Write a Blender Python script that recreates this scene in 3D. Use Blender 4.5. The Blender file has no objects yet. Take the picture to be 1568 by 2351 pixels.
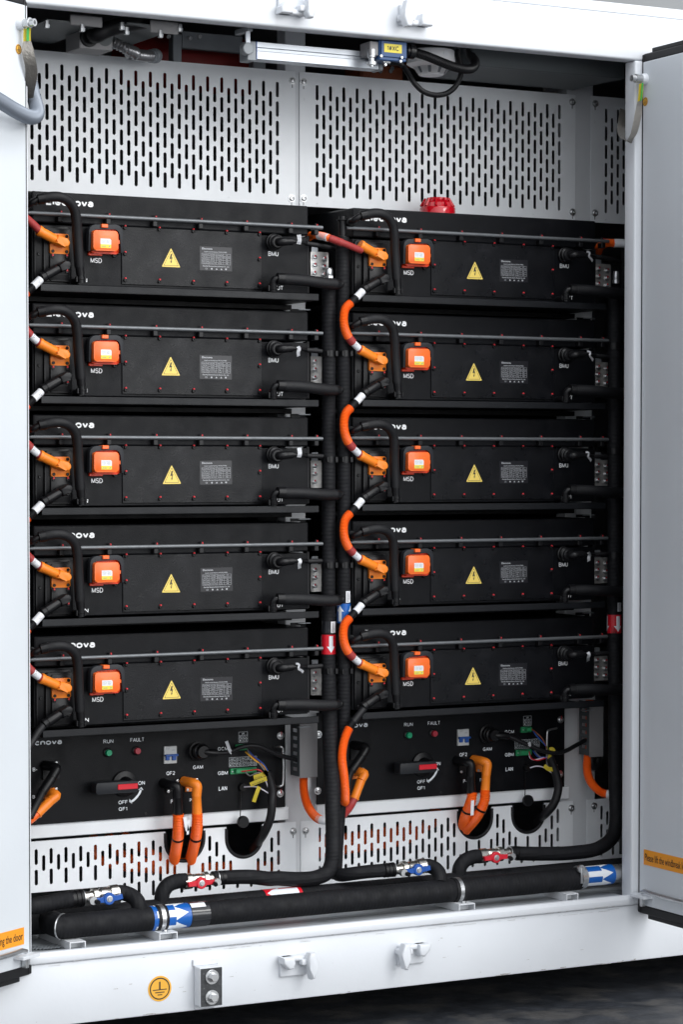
import bpy, bmesh, math, random
from math import sin, cos, pi, radians, hypot
from mathutils import Vector, Matrix
random.seed(7)
S = bpy.context.scene
COL = S.collection
V = Vector
# ------------------------------------------------------------------ camera model (metres; Y = into the cabinet)
CAM = V((-2.69624, -6.05199, -0.60805)); YAW = 0.503252; PIT = 0.0395608; FPX = 5900.0; SY = 128.33
FW = V((sin(YAW)*cos(PIT), cos(YAW)*cos(PIT), -sin(PIT))); RT = V((cos(YAW), -sin(YAW), 0)); UP = RT.cross(FW)
ZN = {'A':(80,640,3.92),'B':(780,640,3.92),'C':(1120,680,3.92),'D':(1060,1000,3.92),'E':(480,740,3.92),'F':(80,2380,3.136),
 'G':(520,2400,3.136),'H':(960,2350,3.92),'I':(1480,2380,3.136),'J':(1880,2350,5.2267),'K':(1000,1900,5.2267),'L':(1860,740,5.2267),
 'M':(100,2900,3.136),'N':(480,2850,3.136),'O':(900,2800,3.136),'P':(1300,2780,3.136),'Q':(1700,2750,2.596),'S':(0,3000,3.136),
 'T':(0,0,3.136),'U':(380,40,2.6133),'V':(800,80,3.136),'W':(1180,100,3.136),'X':(1900,100,3.881),'Y':(880,0,2.6133),
 'ZZ':(480,3150,1.568),'r1':(0,0,1.3611),'r2':(1152,0,1.3611),'r3':(0,2754,1.3611),'r4':(1152,2754,1.3611),'n':(0,0,1.0)}
def at(z, x, y, Y):
    """measured sight line of a surveyed point met with the plane of depth Y -> world point"""
    a, b, s = ZN[z]; k = 0.680556
    px = (a+x/s)*k; py = (b+y/s)*k
    d = RT*((px-784)/FPX) - UP*((py-1175.5-SY)/FPX) + FW
    return CAM + d*((Y-CAM.y)/d.y)
PW, PITCH, DZR = 0.9223, 0.28, 0.0024          # column spacing, row pitch, level of right column
FR = -0.30                                      # front plane of the container
# ------------------------------------------------------------------ materials
MATS = {}
def mat(name, col, rough=0.5, metal=0.0, bump=0.0, bscale=300.0, var=0.0, vscale=6.0, spec=0.5, coat=0.0, wave=None, dirt=None, trans=0.0):
    if name in MATS: return MATS[name]
    m = bpy.data.materials.new(name); m.use_nodes = True
    nt = m.node_tree; b = nt.nodes['Principled BSDF']
    b.inputs['Base Color'].default_value = (*col, 1); b.inputs['Roughness'].default_value = rough
    b.inputs['Metallic'].default_value = metal; b.inputs['Specular IOR Level'].default_value = spec
    b.inputs['Coat Weight'].default_value = coat; b.inputs['Transmission Weight'].default_value = trans
    tc = nt.nodes.new('ShaderNodeTexCoord')
    def noise(scale, detail=3.0):
        n = nt.nodes.new('ShaderNodeTexNoise'); n.inputs['Scale'].default_value = scale; n.inputs['Detail'].default_value = detail
        nt.links.new(tc.outputs['Object'], n.inputs['Vector']); return n
    if var > 0:
        n = noise(vscale, 5.0)
        r = nt.nodes.new('ShaderNodeMapRange'); r.inputs[1].default_value = .3; r.inputs[2].default_value = .7
        r.inputs[3].default_value = 1-var; r.inputs[4].default_value = 1+var*.5
        nt.links.new(n.outputs['Fac'], r.inputs[0])
        mx = nt.nodes.new('ShaderNodeVectorMath'); mx.operation = 'SCALE'; mx.inputs[0].default_value = col
        nt.links.new(r.outputs[0], mx.inputs['Scale']); nt.links.new(mx.outputs[0], b.inputs['Base Color'])
        r2 = nt.nodes.new('ShaderNodeMapRange'); r2.inputs[1].default_value = .3; r2.inputs[2].default_value = .7
        r2.inputs[3].default_value = max(.03, rough-.12*min(1, var*3)); r2.inputs[4].default_value = min(1, rough+.12*min(1, var*3))
        n2 = noise(vscale*1.7, 4.0); nt.links.new(n2.outputs['Fac'], r2.inputs[0]); nt.links.new(r2.outputs[0], b.inputs['Roughness'])
        if dirt:
            dcol, dscale, lo, hi = dirt
            n3 = noise(dscale, 9.0)
            cr = nt.nodes.new('ShaderNodeMapRange'); cr.inputs[1].default_value = lo; cr.inputs[2].default_value = hi
            nt.links.new(n3.outputs['Fac'], cr.inputs[0])
            mm = nt.nodes.new('ShaderNodeMix'); mm.data_type = 'RGBA'
            nt.links.new(cr.outputs[0], mm.inputs['Factor']); nt.links.new(mx.outputs[0], mm.inputs['A'])
            mm.inputs['B'].default_value = (*dcol, 1); nt.links.new(mm.outputs['Result'], b.inputs['Base Color'])
    if bump > 0:
        bn = nt.nodes.new('ShaderNodeBump'); bn.inputs['Strength'].default_value = bump; bn.inputs['Distance'].default_value = .001
        if wave:
            w = nt.nodes.new('ShaderNodeTexWave'); w.wave_type = 'BANDS'; w.bands_direction = wave
            w.inputs['Scale'].default_value = bscale; w.inputs['Distortion'].default_value = 3.0; w.inputs['Detail'].default_value = 2.0
            nt.links.new(tc.outputs['Object'], w.inputs['Vector']); nt.links.new(w.outputs['Fac'], bn.inputs['Height'])
        else:
            n = noise(bscale, 2.0); nt.links.new(n.outputs['Fac'], bn.inputs['Height'])
        nt.links.new(bn.outputs['Normal'], b.inputs['Normal'])
    MATS[name] = m; return m
M_tray = mat('tray_coat', (.0085,.0094,.0115), .42, bump=.4, bscale=420, var=.2, vscale=12, spec=.26)
M_nink = mat('nameplate_ink', (.42,.43,.45), .5)
M_white = mat('white_paint', (.69,.715,.75), .38, bump=.15, bscale=90, var=.03, vscale=5, dirt=((.55,.54,.52), 14, .70, .86))
M_sill = mat('sill_paint', (.69,.715,.75), .38, bump=.2, bscale=70, var=.04, vscale=5, dirt=((.40,.39,.37), 26, .735, .80))
M_door = mat('door_paint', (.645,.68,.715), .45, bump=.2, bscale=160, var=.03, vscale=4)
M_panel = mat('sheet_metal', (.84,.865,.89), .5, bump=.12, bscale=420, var=.06, vscale=9, dirt=((.45,.46,.47), 30, .70, .85))
M_post = mat('post_paint', (.68,.70,.725), .5, bump=.1, bscale=200, var=.06, vscale=8, dirt=((.3,.3,.31), 22, .68, .85))
M_black = mat('black_powder_coat', (.0045,.0049,.0064), .40, bump=.5, bscale=420, var=.25, vscale=12, spec=.15, dirt=((.011,.011,.013), 22, .58, .82))
M_black2 = mat('black_cover_coat', (.0045,.0049,.0066), .33, bump=.5, bscale=420, var=.32, vscale=9, spec=.21, dirt=((.019,.019,.022), 9, .55, .78))
M_plast = mat('black_plastic', (.006,.006,.007), .36, bump=.1, bscale=300, spec=.28)
M_gloss = mat('black_cast_gloss', (.005,.005,.006), .36, bump=.2, bscale=60, spec=.22)
M_foam = mat('hose_foam', (.0060,.0062,.0078), .58, bump=.4, bscale=500, var=.15, vscale=20, spec=.35)
M_tape = mat('pipe_wrap_tape', (.0052,.0055,.0074), .70, bump=.45, bscale=30, wave='Z', var=.25, vscale=25, spec=.3)
M_tapex = mat('pipe_wrap_cloth', (.0052,.0055,.0074), .72, bump=.45, bscale=30, wave='X', var=.35, vscale=22, spec=.3)
M_dark = mat('rack_black', (.005,.005,.006), .55, var=.2, vscale=10, spec=.2)
M_org = mat('orange_plastic', (.95,.245,.016), .42, bump=.1, bscale=200, var=.05, vscale=30)
M_orgc = mat('orange_conduit', (.92,.135,.008), .42, var=.06, vscale=25)
M_msd = mat('orange_red_plastic', (.90,.150,.020), .34, bump=.08, bscale=300)
M_msdb = mat('deep_orange_plastic', (.82,.055,.010), .4)
M_red = mat('dark_red_sleeve', (.36,.034,.032), .55, var=.08, vscale=30)
M_mark = mat('red_paint_mark', (.60,.022,.032), .45)
M_steel = mat('zinc_steel', (.58,.59,.60), .30, metal=.9, var=.1, vscale=40)
M_nick = mat('nickel_brass', (.66,.63,.58), .22, metal=.95, var=.12, vscale=60, bump=.1, bscale=300)
M_alu = mat('aluminium', (.50,.53,.57), .42, metal=.55, bump=.15, bscale=200, var=.05, vscale=15)
M_rod = mat('galvanised_rod', (.17,.18,.19), .48, metal=.6, var=.15, vscale=40, bump=.2, bscale=300)
M_plate = mat('bare_steel_plate', (.72,.71,.69), .36, metal=.6, var=.2, vscale=30)
M_lab = mat('white_label', (.78,.79,.82), .45, var=.03)
M_ink = mat('white_ink', (.90,.91,.92), .5)
M_inkb = mat('black_ink', (.01,.01,.012), .5)
M_yel = mat('warning_yellow', (.83,.62,.13), .42)
M_yel2 = mat('marker_yellow', (.80,.66,.06), .5)
M_blue = mat('blue_label', (.007,.105,.42), .3, bump=.5, bscale=45)
M_bluep = mat('blue_plastic', (.005,.075,.35), .38)
M_redl = mat('red_label', (.66,.008,.022), .3, bump=.2, bscale=40)
M_redp = mat('red_plastic', (.62,.012,.03), .38)
M_duct = mat('grey_duct_plastic', (.235,.23,.235), .5, bump=.2, bscale=300)
M_ductd = mat('dark_grey_duct', (.075,.085,.09), .5)
M_gry = mat('silver_white_print', (.80,.84,.88), .4)
M_nameb = mat('nameplate_film', (.010,.010,.013), .3, spec=.4)
M_grn = mat('green_terminal', (.02,.27,.10), .4)
M_lgrn = mat('run_green', (.0,.36,.16), .35)
M_lred = mat('fault_red', (.42,.02,.04), .35)
M_breaker = mat('breaker_grey', (.55,.56,.56), .5)
M_knob = mat('knob_grey', (.016,.018,.022), .5, bump=.1, spec=.3)
M_amber = mat('amber_sticker', (.88,.33,.015), .42)
M_amber2 = mat('earth_sticker', (.78,.40,.04), .45)
M_rub = mat('black_rubber', (.008,.008,.0095), .5, bump=.2, bscale=120, spec=.3)
M_duct_red = mat('red_duct', (.30,.018,.016), .55, var=.15, vscale=20)
M_brown = mat('brown_box', (.26,.06,.015), .55, var=.15, vscale=20)
M_gsteel = mat('grey_steel', (.26,.28,.30), .5, metal=.2, var=.1, vscale=15)
M_braid = mat('tinned_braid', (.42,.40,.37), .38, metal=.9, bump=1.0, bscale=160)
M_conduit = mat('grey_flexible_conduit', (.19,.215,.255), .36, metal=.3)
M_conduitd = mat('dark_flexible_conduit', (.32,.32,.33), .28, metal=.8)
M_det = mat('detector_white', (.84,.84,.85), .4)
M_beacon = mat('beacon_red', (.55,.004,.014), .12, coat=.6)
M_darkst = mat('blackened_plate', (.055,.058,.062), .5, metal=.4, bump=.8, bscale=120, var=.4, vscale=80, dirt=((.3,.3,.3), 160, .66, .72))
M_floor = mat('container_floor_paint', (.36,.385,.41), .5, bump=.1, bscale=150, var=.12, vscale=10, dirt=((.16,.16,.16), 12, .60, .78))
M_ceil = mat('shaded_white_paint', (.17,.17,.18), .6, var=.1)  # white interior darkened to grey, shade under the roof put into the colour
M_clear = mat('clear_film_band', (.020,.021,.025), .08, bump=.8, bscale=30)
M_wall = mat('hall_wall_paint', (.36,.37,.375), .7, var=.1, vscale=.5)
M_concrete = mat('concrete_floor', (.034,.038,.046), .5, bump=.6, bscale=60, var=.5, vscale=14, dirt=((.080,.078,.077), 8, .50, .64))
WIRES = {k: mat('wire_'+k, c, .45) for k, c in dict(brown=(.22,.05,.01), blue=(.01,.06,.35), yellow=(.8,.42,.02), red=(.5,.01,.02), white=(.6,.58,.66), green=(.1,.35,.04), grey=(.2,.2,.2)).items()}
# ------------------------------------------------------------------ object helpers
ORG = {}
def thing(name, label, cat, loc=(0,0,0), group=None):
    o = bpy.data.objects.new(name, None); COL.objects.link(o); o.location = V(loc); o.empty_display_size = .05
    o['label'] = label; o['category'] = cat
    if group: o['group'] = group
    ORG[o.name] = V(loc); return o
def obj(name, bm, m, parent=None, smooth=False, label=None):
    org = ORG[parent.name] if parent else V((0,0,0))
    if org.length > 0: bmesh.ops.translate(bm, verts=bm.verts, vec=-org)
    me = bpy.data.meshes.new(name); bm.to_mesh(me); bm.free()
    if smooth:
        me.polygons.foreach_set('use_smooth', [True]*len(me.polygons))
        try: me.set_sharp_from_angle(angle=radians(38))
        except Exception: pass
    for x in (m if isinstance(m, (list, tuple)) else [m]): me.materials.append(x)
    o = bpy.data.objects.new(name, me); COL.objects.link(o)
    if parent: o.parent = parent; ORG[o.name] = org
    else: ORG[o.name] = V((0,0,0))
    if label: o['label'] = label
    return o
def solo(name, bm, m, label, cat, group=None, smooth=False):
    o = obj(name, bm, m, None, smooth); o['label'] = label; o['category'] = cat
    if group: o['group'] = group
    return o
def struct(name, bm, m):
    o = obj(name, bm, m); o['kind'] = 'structure'; return o
def dup(root, off, label=None):
    r = root.copy(); COL.objects.link(r); r.location = root.location + V(off)
    if label: r['label'] = label
    for ch in list(root.children):
        c = ch.copy(); COL.objects.link(c); c.parent = r
        if ch.name.split('.')[0] in ('warning_label', 'nameplate'): c.location = c.location+V((random.uniform(-.0022,.0022), 0, random.uniform(-.0015,.0015))); c.rotation_euler = (0, random.uniform(-.014,.014), 0)
        for g in list(ch.children):
            d = g.copy(); COL.objects.link(d); d.parent = c
    if root.name.split('.')[0] in ('inlet_hose', 'outlet_hose', 'link_cable', 'signal_cable'):
        r.rotation_euler = (random.uniform(-.02,.02), random.uniform(-.016,.016), random.uniform(-.03,.03)); r.scale = (random.uniform(.985,1.015), random.uniform(.92,1.12), random.uniform(.985,1.012))
    return r
# ------------------------------------------------------------------ geometry helpers
def NB(): return bmesh.new()
def merge(bm, part):
    me = bpy.data.meshes.new('tmp'); part.to_mesh(me); part.free(); bm.from_mesh(me); bpy.data.meshes.remove(me)
def box(bm, x0, x1, y0, y1, z0, z1, bev=0.0, seg=2, mtx=None):
    p = bmesh.new(); bmesh.ops.create_cube(p, size=1.0)
    for v in p.verts: v.co = V(((x0+x1)/2+v.co.x*(x1-x0), (y0+y1)/2+v.co.y*(y1-y0), (z0+z1)/2+v.co.z*(z1-z0)))
    if bev > 0: bmesh.ops.bevel(p, geom=list(p.edges), offset=bev, segments=seg, affect='EDGES', profile=.5)
    if mtx: bmesh.ops.transform(p, matrix=mtx, verts=p.verts)
    merge(bm, p); return bm
def BX(*a, **k): return box(bmesh.new(), *a, **k)
def frame_from(d, ref=None):
    d = d.normalized(); r = ref or V((0,0,1))
    if abs(d.dot(r)) > .95: r = V((0,1,0))
    u = r.cross(d).normalized(); v = d.cross(u); return u, v
def cyl(bm, a, b, r, r2=None, n=16, caps=True, bev=0):
    prof = [(0, r), (1, r if r2 is None else r2)]
    return lathe(bm, a, b, prof, n, caps)
def lathe(bm, a, b, prof, n=16, caps=True):
    """prof: (fraction along a->b or beyond, radius)"""
    a = V(a); b = V(b); d = b-a; u, v = frame_from(d)
    rings = []
    for t, r in prof:
        c = a+d*t
        rings.append([bm.verts.new(c+u*(r*cos(2*pi*k/n))+v*(r*sin(2*pi*k/n))) for k in range(n)])
    for i in range(len(rings)-1):
        for k in range(n):
            bm.faces.new((rings[i][k], rings[i][(k+1)%n], rings[i+1][(k+1)%n], rings[i+1][k]))
    if caps:
        bm.faces.new(rings[0][::-1]); bm.faces.new(rings[-1])
    return bm
def smooth_path(pts, step=.004):
    """centripetal-ish Catmull-Rom through pts, resampled evenly"""
    pts = [V(p) for p in pts]
    if len(pts) == 2: raw = [pts[0].lerp(pts[1], i/20) for i in range(21)]
    else:
        P = [pts[0]*2-pts[1]] + pts + [pts[-1]*2-pts[-2]]
        raw = []
        for i in range(1, len(P)-2):
            p0, p1, p2, p3 = P[i-1:i+3]
            l0 = max(1e-6, (p1-p0).length**.5); l1 = max(1e-6, (p2-p1).length**.5); l2 = max(1e-6, (p3-p2).length**.5)
            m1 = (p2-p1) + l1*((p1-p0)/l0 - (p2-p0)/(l0+l1)); m2 = (p2-p1) + l1*((p3-p2)/l2 - (p3-p1)/(l1+l2))
            for k in range(24):
                t = k/24; t2 = t*t; t3 = t2*t
                raw.append(p1*(2*t3-3*t2+1)+m1*(t3-2*t2+t)+p2*(-2*t3+3*t2)+m2*(t3-t2))
        raw.append(pts[-1])
    cum = [0.0]
    for i in range(1, len(raw)): cum.append(cum[-1]+(raw[i]-raw[i-1]).length)
    L = cum[-1]; n = max(2, int(round(L/step)))
    out = []; j = 0
    for i in range(n+1):
        s = L*i/n
        while j < len(cum)-2 and cum[j+1] < s: j += 1
        seg = cum[j+1]-cum[j]; out.append(raw[j].lerp(raw[j+1], 0 if seg < 1e-9 else (s-cum[j])/seg))
    return out, L
def tube(bm, pts, r, n=14, step=.006, corr=None, f0=0.0, f1=1.0, caps=True, rad=None):
    """round tube along a smoothed path; corr=(amplitude, pitch) makes ribs; f0..f1 = fraction of the path"""
    st = min(step, corr[1]/4) if corr else step
    P, L = smooth_path(pts, st)
    m = len(P)-1; i0 = int(round(f0*m)); i1 = max(i0+1, int(round(f1*m))); Q = P[i0:i1+1]
    u = None; rings = []
    for i, c in enumerate(Q):
        j = i0+i
        d = (P[min(j+1, m)]-P[max(j-1, 0)]).normalized()
        if u is None: u, v = frame_from(d)
        else:
            u = (u-d*u.dot(d)).normalized(); v = d.cross(u)
        rr = r if rad is None else rad(j/m)
        if corr: rr += corr[0]*cos(2*pi*(j*L/m)/corr[1])
        rings.append([bm.verts.new(c+u*(rr*cos(2*pi*k/n))+v*(rr*sin(2*pi*k/n))) for k in range(n)])
    for i in range(len(rings)-1):
        for k in range(n): bm.faces.new((rings[i][k], rings[i][(k+1)%n], rings[i+1][(k+1)%n], rings[i+1][k]))
    if caps: bm.faces.new(rings[0][::-1]); bm.faces.new(rings[-1])
    return bm
def TB(*a, **k): return tube(bmesh.new(), *a, **k)
def prism(bm, poly, y0, y1, bev=0.0, seg=2):
    """poly [(x,z)] in the X-Z plane pushed from y0 (front) to y1 (back)"""
    p = bmesh.new()
    f = [p.verts.new((x, y0, z)) for x, z in poly]; g = [p.verts.new((x, y1, z)) for x, z in poly]; n = len(poly)
    area = sum(poly[i][0]*poly[(i+1)%n][1]-poly[(i+1)%n][0]*poly[i][1] for i in range(n))
    if area < 0: f.reverse(); g.reverse()
    ff = p.faces.new(f); p.faces.new(g[::-1])
    for i in range(n): p.faces.new((f[(i+1)%n], f[i], g[i], g[(i+1)%n]))
    if bev > 0: bmesh.ops.bevel(p, geom=list(ff.edges), offset=bev, segments=seg, affect='EDGES', profile=.5)
    merge(bm, p); return bm
def PR(*a, **k): return prism(bmesh.new(), *a, **k)
def rrect(x0, x1, z0, z1, r, n=5):
    out = []
    for cx, cz, a0 in ((x1-r, z1-r, 0), (x0+r, z1-r, 90), (x0+r, z0+r, 180), (x1-r, z0+r, 270)):
        for k in range(n+1):
            a = radians(a0+90*k/n); out.append((cx+r*cos(a), cz+r*sin(a)))
    return out
def capsule(ax, az, bx, bz, ra, rb, n=10, flat_a=True):
    """outline of a bar from a (square end) to b (round end)"""
    d = V((bx-ax, bz-az)).normalized(); p = V((-d.y, d.x)); out = [(ax-p.x*ra, az-p.y*ra)]
    a0 = math.atan2(-p.y, -p.x)
    for k in range(n+1):
        t = a0+pi*k/n; out.append((bx+rb*cos(t), bz+rb*sin(t)))
    out.append((ax+p.x*ra, az+p.y*ra)); return out
def xz(z, x, y, Y, row=0, col=0):
    p = at(z, x, y, Y); return (p.x-col*PW, p.z+row*PITCH-col*DZR)
def P3(z, x, y, Y, row=0, col=0):
    q = xz(z, x, y, Y, row, col); return V((q[0], Y, q[1]))
def text_bm(s, bold=0.0, extrude=.0):
    cu = bpy.data.curves.new('t', 'FONT'); cu.body = s; cu.size = 1.0; cu.offset = bold; cu.resolution_u = 3; cu.extrude = extrude
    o = bpy.data.objects.new('t', cu); COL.objects.link(o)
    dg = bpy.context.evaluated_depsgraph_get(); dg.update()
    me = bpy.data.meshes.new_from_object(o.evaluated_get(dg)); bm = bmesh.new(); bm.from_mesh(me)
    bpy.data.meshes.remove(me); bpy.data.objects.remove(o); bpy.data.curves.remove(cu); return bm
def text_in(bm, s, o, u, v, w, h, bold=0.0, fit=True, align='L'):
    """lettering s in the frame with corner o, unit axes u (reading) and v (up); cap height h, width w"""
    t = text_bm(s, bold+.004)
    xs = [q.co.x for q in t.verts]
    if not xs: t.free(); return bm
    x0, x1 = min(xs), max(xs); k = h/.715
    kx = w/(x1-x0) if fit else k
    off = 0 if (fit or align == 'L') else (w-(x1-x0)*kx)/(2 if align == 'C' else 1)
    for q in t.verts: q.co = V(o)+u*((q.co.x-x0)*kx+off)+v*(q.co.y*k)
    merge(bm, t); return bm
UX, UZ = V((1,0,0)), V((0,0,1))
def arc(cx, cy, rx, ry, a0, a1, n=12): return [(cx+rx*cos(radians(a0+(a1-a0)*k/n)), cy+ry*sin(radians(a0+(a1-a0)*k/n))) for k in range(n+1)]
GL = {'M':(.82,[[(0,0),(0,1),(.41,.02),(.82,1),(.82,0)]]), 'S':(.64,[arc(.32,.745,.29,.255,25,270)+arc(.32,.25,.32,.25,90,-155)[1:]]),
 'D':(.68,[[(0,0),(0,1),(.28,1)]+arc(.28,.5,.40,.5,90,-90)[1:]+[(0,0)]]), 'B':(.64,[[(0,.52),(0,1),(.34,1)]+arc(.34,.76,.26,.24,90,-90)[1:]+[(0,.52)],[(0,.52),(0,0),(.34,0)]+arc(.34,.26,.30,.26,-90,90)[1:]]),
 'U':(.62,[[(0,1),(0,.32)]+arc(.31,.32,.31,.32,180,360)[1:]+[(.62,1)]]), 'O':(.76,[arc(.38,.5,.38,.5,0,360,20)]), 'T':(.6,[[(0,1),(.6,1)],[(.3,1),(.3,0)]]), 'I':(.02,[[(.01,0),(.01,1)]]),
 'N':(.62,[[(0,0),(0,1),(.62,0),(.62,1)]]), 'R':(.64,[[(0,0),(0,1),(.36,1)]+arc(.36,.755,.26,.245,90,-90)[1:]+[(0,.51)],[(.34,.51),(.64,0)]]), 'F':(.54,[[(0,0),(0,1),(.54,1)],[(0,.52),(.47,.52)]]),
 'A':(.70,[[(0,0),(.35,1),(.70,0)],[(.13,.33),(.57,.33)]]), 'L':(.5,[[(0,1),(0,0),(.5,0)]]), 'G':(.76,[arc(.38,.5,.38,.5,42,310,16)+[(.72,.15),(.72,.46),(.42,.46)]]), 'C':(.72,[arc(.38,.5,.38,.5,42,318,16)]),
 'Q':(.78,[arc(.38,.5,.38,.5,0,360,20),[(.44,.24),(.76,-.03)]]), '1':(.26,[[(0,.76),(.24,1),(.24,0)]]), '2':(.58,[arc(.29,.72,.27,.28,170,-35)+[(0,0),(.58,0)]]), 'P':(.62,[[(0,0),(0,1),(.36,1)]+arc(.36,.74,.26,.26,90,-90)[1:]+[(0,.48)]]),
 '-':(.32,[[(0,.36),(.32,.36)]]), '+':(.5,[[(0,.42),(.5,.42)],[(.25,.67),(.25,.17)]]), 'X':(.6,[[(0,0),(.6,1)],[(0,1),(.6,0)]]), '#':(.56,[[(.12,0),(.24,1)],[(.34,0),(.46,1)],[(0,.34),(.54,.34)],[(.03,.66),(.56,.66)]]),
 'E':(.54,[[(.54,1),(0,1),(0,0),(.54,0)],[(0,.5),(.48,.5)]]), 'l':(.02,[[(.01,0),(.01,1)]]), 'e':(.58,[[(.02,.37),(.57,.37)]+arc(.29,.36,.29,.36,2,318,16)[1:]]), 'c':(.52,[arc(.29,.36,.29,.36,45,315,14)]),
 'n':(.54,[[(0,0),(0,.72)],[(0,.38)]+arc(.27,.42,.27,.30,180,0)[1:]+[(.54,0)]]), 'o':(.60,[arc(.30,.36,.30,.36,0,360,18)]), 'v':(.54,[[(0,.72),(.27,.01),(.54,.72)]]),
 'a':(.50,[arc(.25,.46,.24,.26,150,0,10)+[(.49,0)],[(.49,.42),(.25,.42)]+arc(.24,.21,.24,.21,90,270,8)[1:]+[(.49,.06)]])}
def stroke(bm, pts, t, Y):
    q = [pts[0]]
    for p in pts[1:]:
        if hypot(p[0]-q[-1][0], p[1]-q[-1][1]) > 1e-7: q.append(p)
    for k in range(1, len(q)-1):
        a, b, c = q[k-1], q[k], q[k+1]; d = (b[0]-a[0])*(c[0]-b[0])+(b[1]-a[1])*(c[1]-b[1])
        if d < -.35*hypot(b[0]-a[0], b[1]-a[1])*hypot(c[0]-b[0], c[1]-b[1]):
            stroke(bm, q[:k+1], t, Y); stroke(bm, q[k:], t, Y-.00003); return
    n = len(q); closed = n > 3 and hypot(q[0][0]-q[-1][0], q[0][1]-q[-1][1]) < t*.02
    if closed: q = q[:-1]; n -= 1
    def nr(a, b): d = hypot(b[0]-a[0], b[1]-a[1]); return (-(b[1]-a[1])/d, (b[0]-a[0])/d)
    L = []
    for k in range(n):
        if closed: n0, n1 = nr(q[k-1], q[k]), nr(q[k], q[(k+1)%n])
        else: n0 = nr(q[max(k-1,0)], q[max(k-1,0)+1]); n1 = nr(q[min(k,n-2)], q[min(k,n-2)+1])
        m = (n0[0]+n1[0], n0[1]+n1[1]); l = hypot(*m)
        if l < .3: m = n1; sc = 1.0
        else: m = (m[0]/l, m[1]/l); sc = min(1.9, 1/max(.3, m[0]*n1[0]+m[1]*n1[1]))
        L.append((bm.verts.new((q[k][0]+m[0]*sc*t/2, Y, q[k][1]+m[1]*sc*t/2)), bm.verts.new((q[k][0]-m[0]*sc*t/2, Y, q[k][1]-m[1]*sc*t/2))))
    for k in range(n if closed else n-1):
        a, b = L[k], L[(k+1)%n]; bm.faces.new((a[0], a[1], b[1], b[0]))
def stroke_text(bm, s, p0, p1, Y, wt):
    W, H = p1[0]-p0[0], p1[1]-p0[1]; t = wt*H; tot = sum(GL[c][0] for c in s)+.26*(len(s)-1)
    if len(s) == 1: kx = (H-t)*.9
    else: kx = (W-t)/tot
    x = p0[0]+t/2; d = 0
    for c in s:
        for pl in GL[c][1]: stroke(bm, [(x+u*kx, p0[1]+t/2+v*(H-t)) for u, v in pl], t, Y-d*.00004); d += 1
        x += (GL[c][0]+.26)*kx
    return bm
def face_text(bm, s, p0, p1, Y, bold=0.0):
    """p0=(x,z) lower left, p1=(x,z) upper right on the plane Y"""
    if p1[1]-p0[1] > .0075 and all(c in GL for c in s): return stroke_text(bm, s, p0, p1, Y, .235 if s == 'Elecnova' else .16)
    return text_in(bm, s, V((p0[0], Y, p0[1])), UX, UZ, p1[0]-p0[0], p1[1]-p0[1], bold)
def lines(bm, segs, Y, t):
    for (xa, za, xb, zb) in segs:
        box(bm, min(xa,xb)-t/2, max(xa,xb)+t/2, Y-.0002, Y, min(za,zb)-t/2, max(za,zb)+t/2)
    return bm
def wrap(bm, c, ax, ref, r, prof, ang0=0.0, n=9):
    """patch wrapped on a cylinder: prof [(t along axis, angle lo, angle hi)]"""
    ax = ax.normalized(); u = (ref-ax*ref.dot(ax)).normalized(); v = ax.cross(u)
    rows = []
    for t, lo, hi in prof:
        rows.append([bm.verts.new(c+ax*t+(u*cos(ang0+lo+(hi-lo)*k/n)+v*sin(ang0+lo+(hi-lo)*k/n))*r) for k in range(n+1)])
    for i in range(len(rows)-1):
        for k in range(n): bm.faces.new((rows[i][k], rows[i+1][k], rows[i+1][k+1], rows[i][k+1]))
    return bm
def screw_bm(x, z, Y, r=.0045, h=.004, n=10):
    return lathe(NB(), (x, Y, z), (x, Y-h, z), [(0, r), (.8, r), (1, r*.75), (1, r*.45), (.55, r*.4)], n)
def bolt_washer(bm, x, z, Y, r=.009, n=14):
    lathe(bm, (x, Y, z), (x, Y-.002, z), [(0, r), (1, r)], n)
    lathe(bm, (x, Y-.002, z), (x, Y-.0065, z), [(0, r*.68), (.75, r*.68), (1, r*.5), (1, r*.3), (.4, r*.28)], n); return bm
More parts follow.
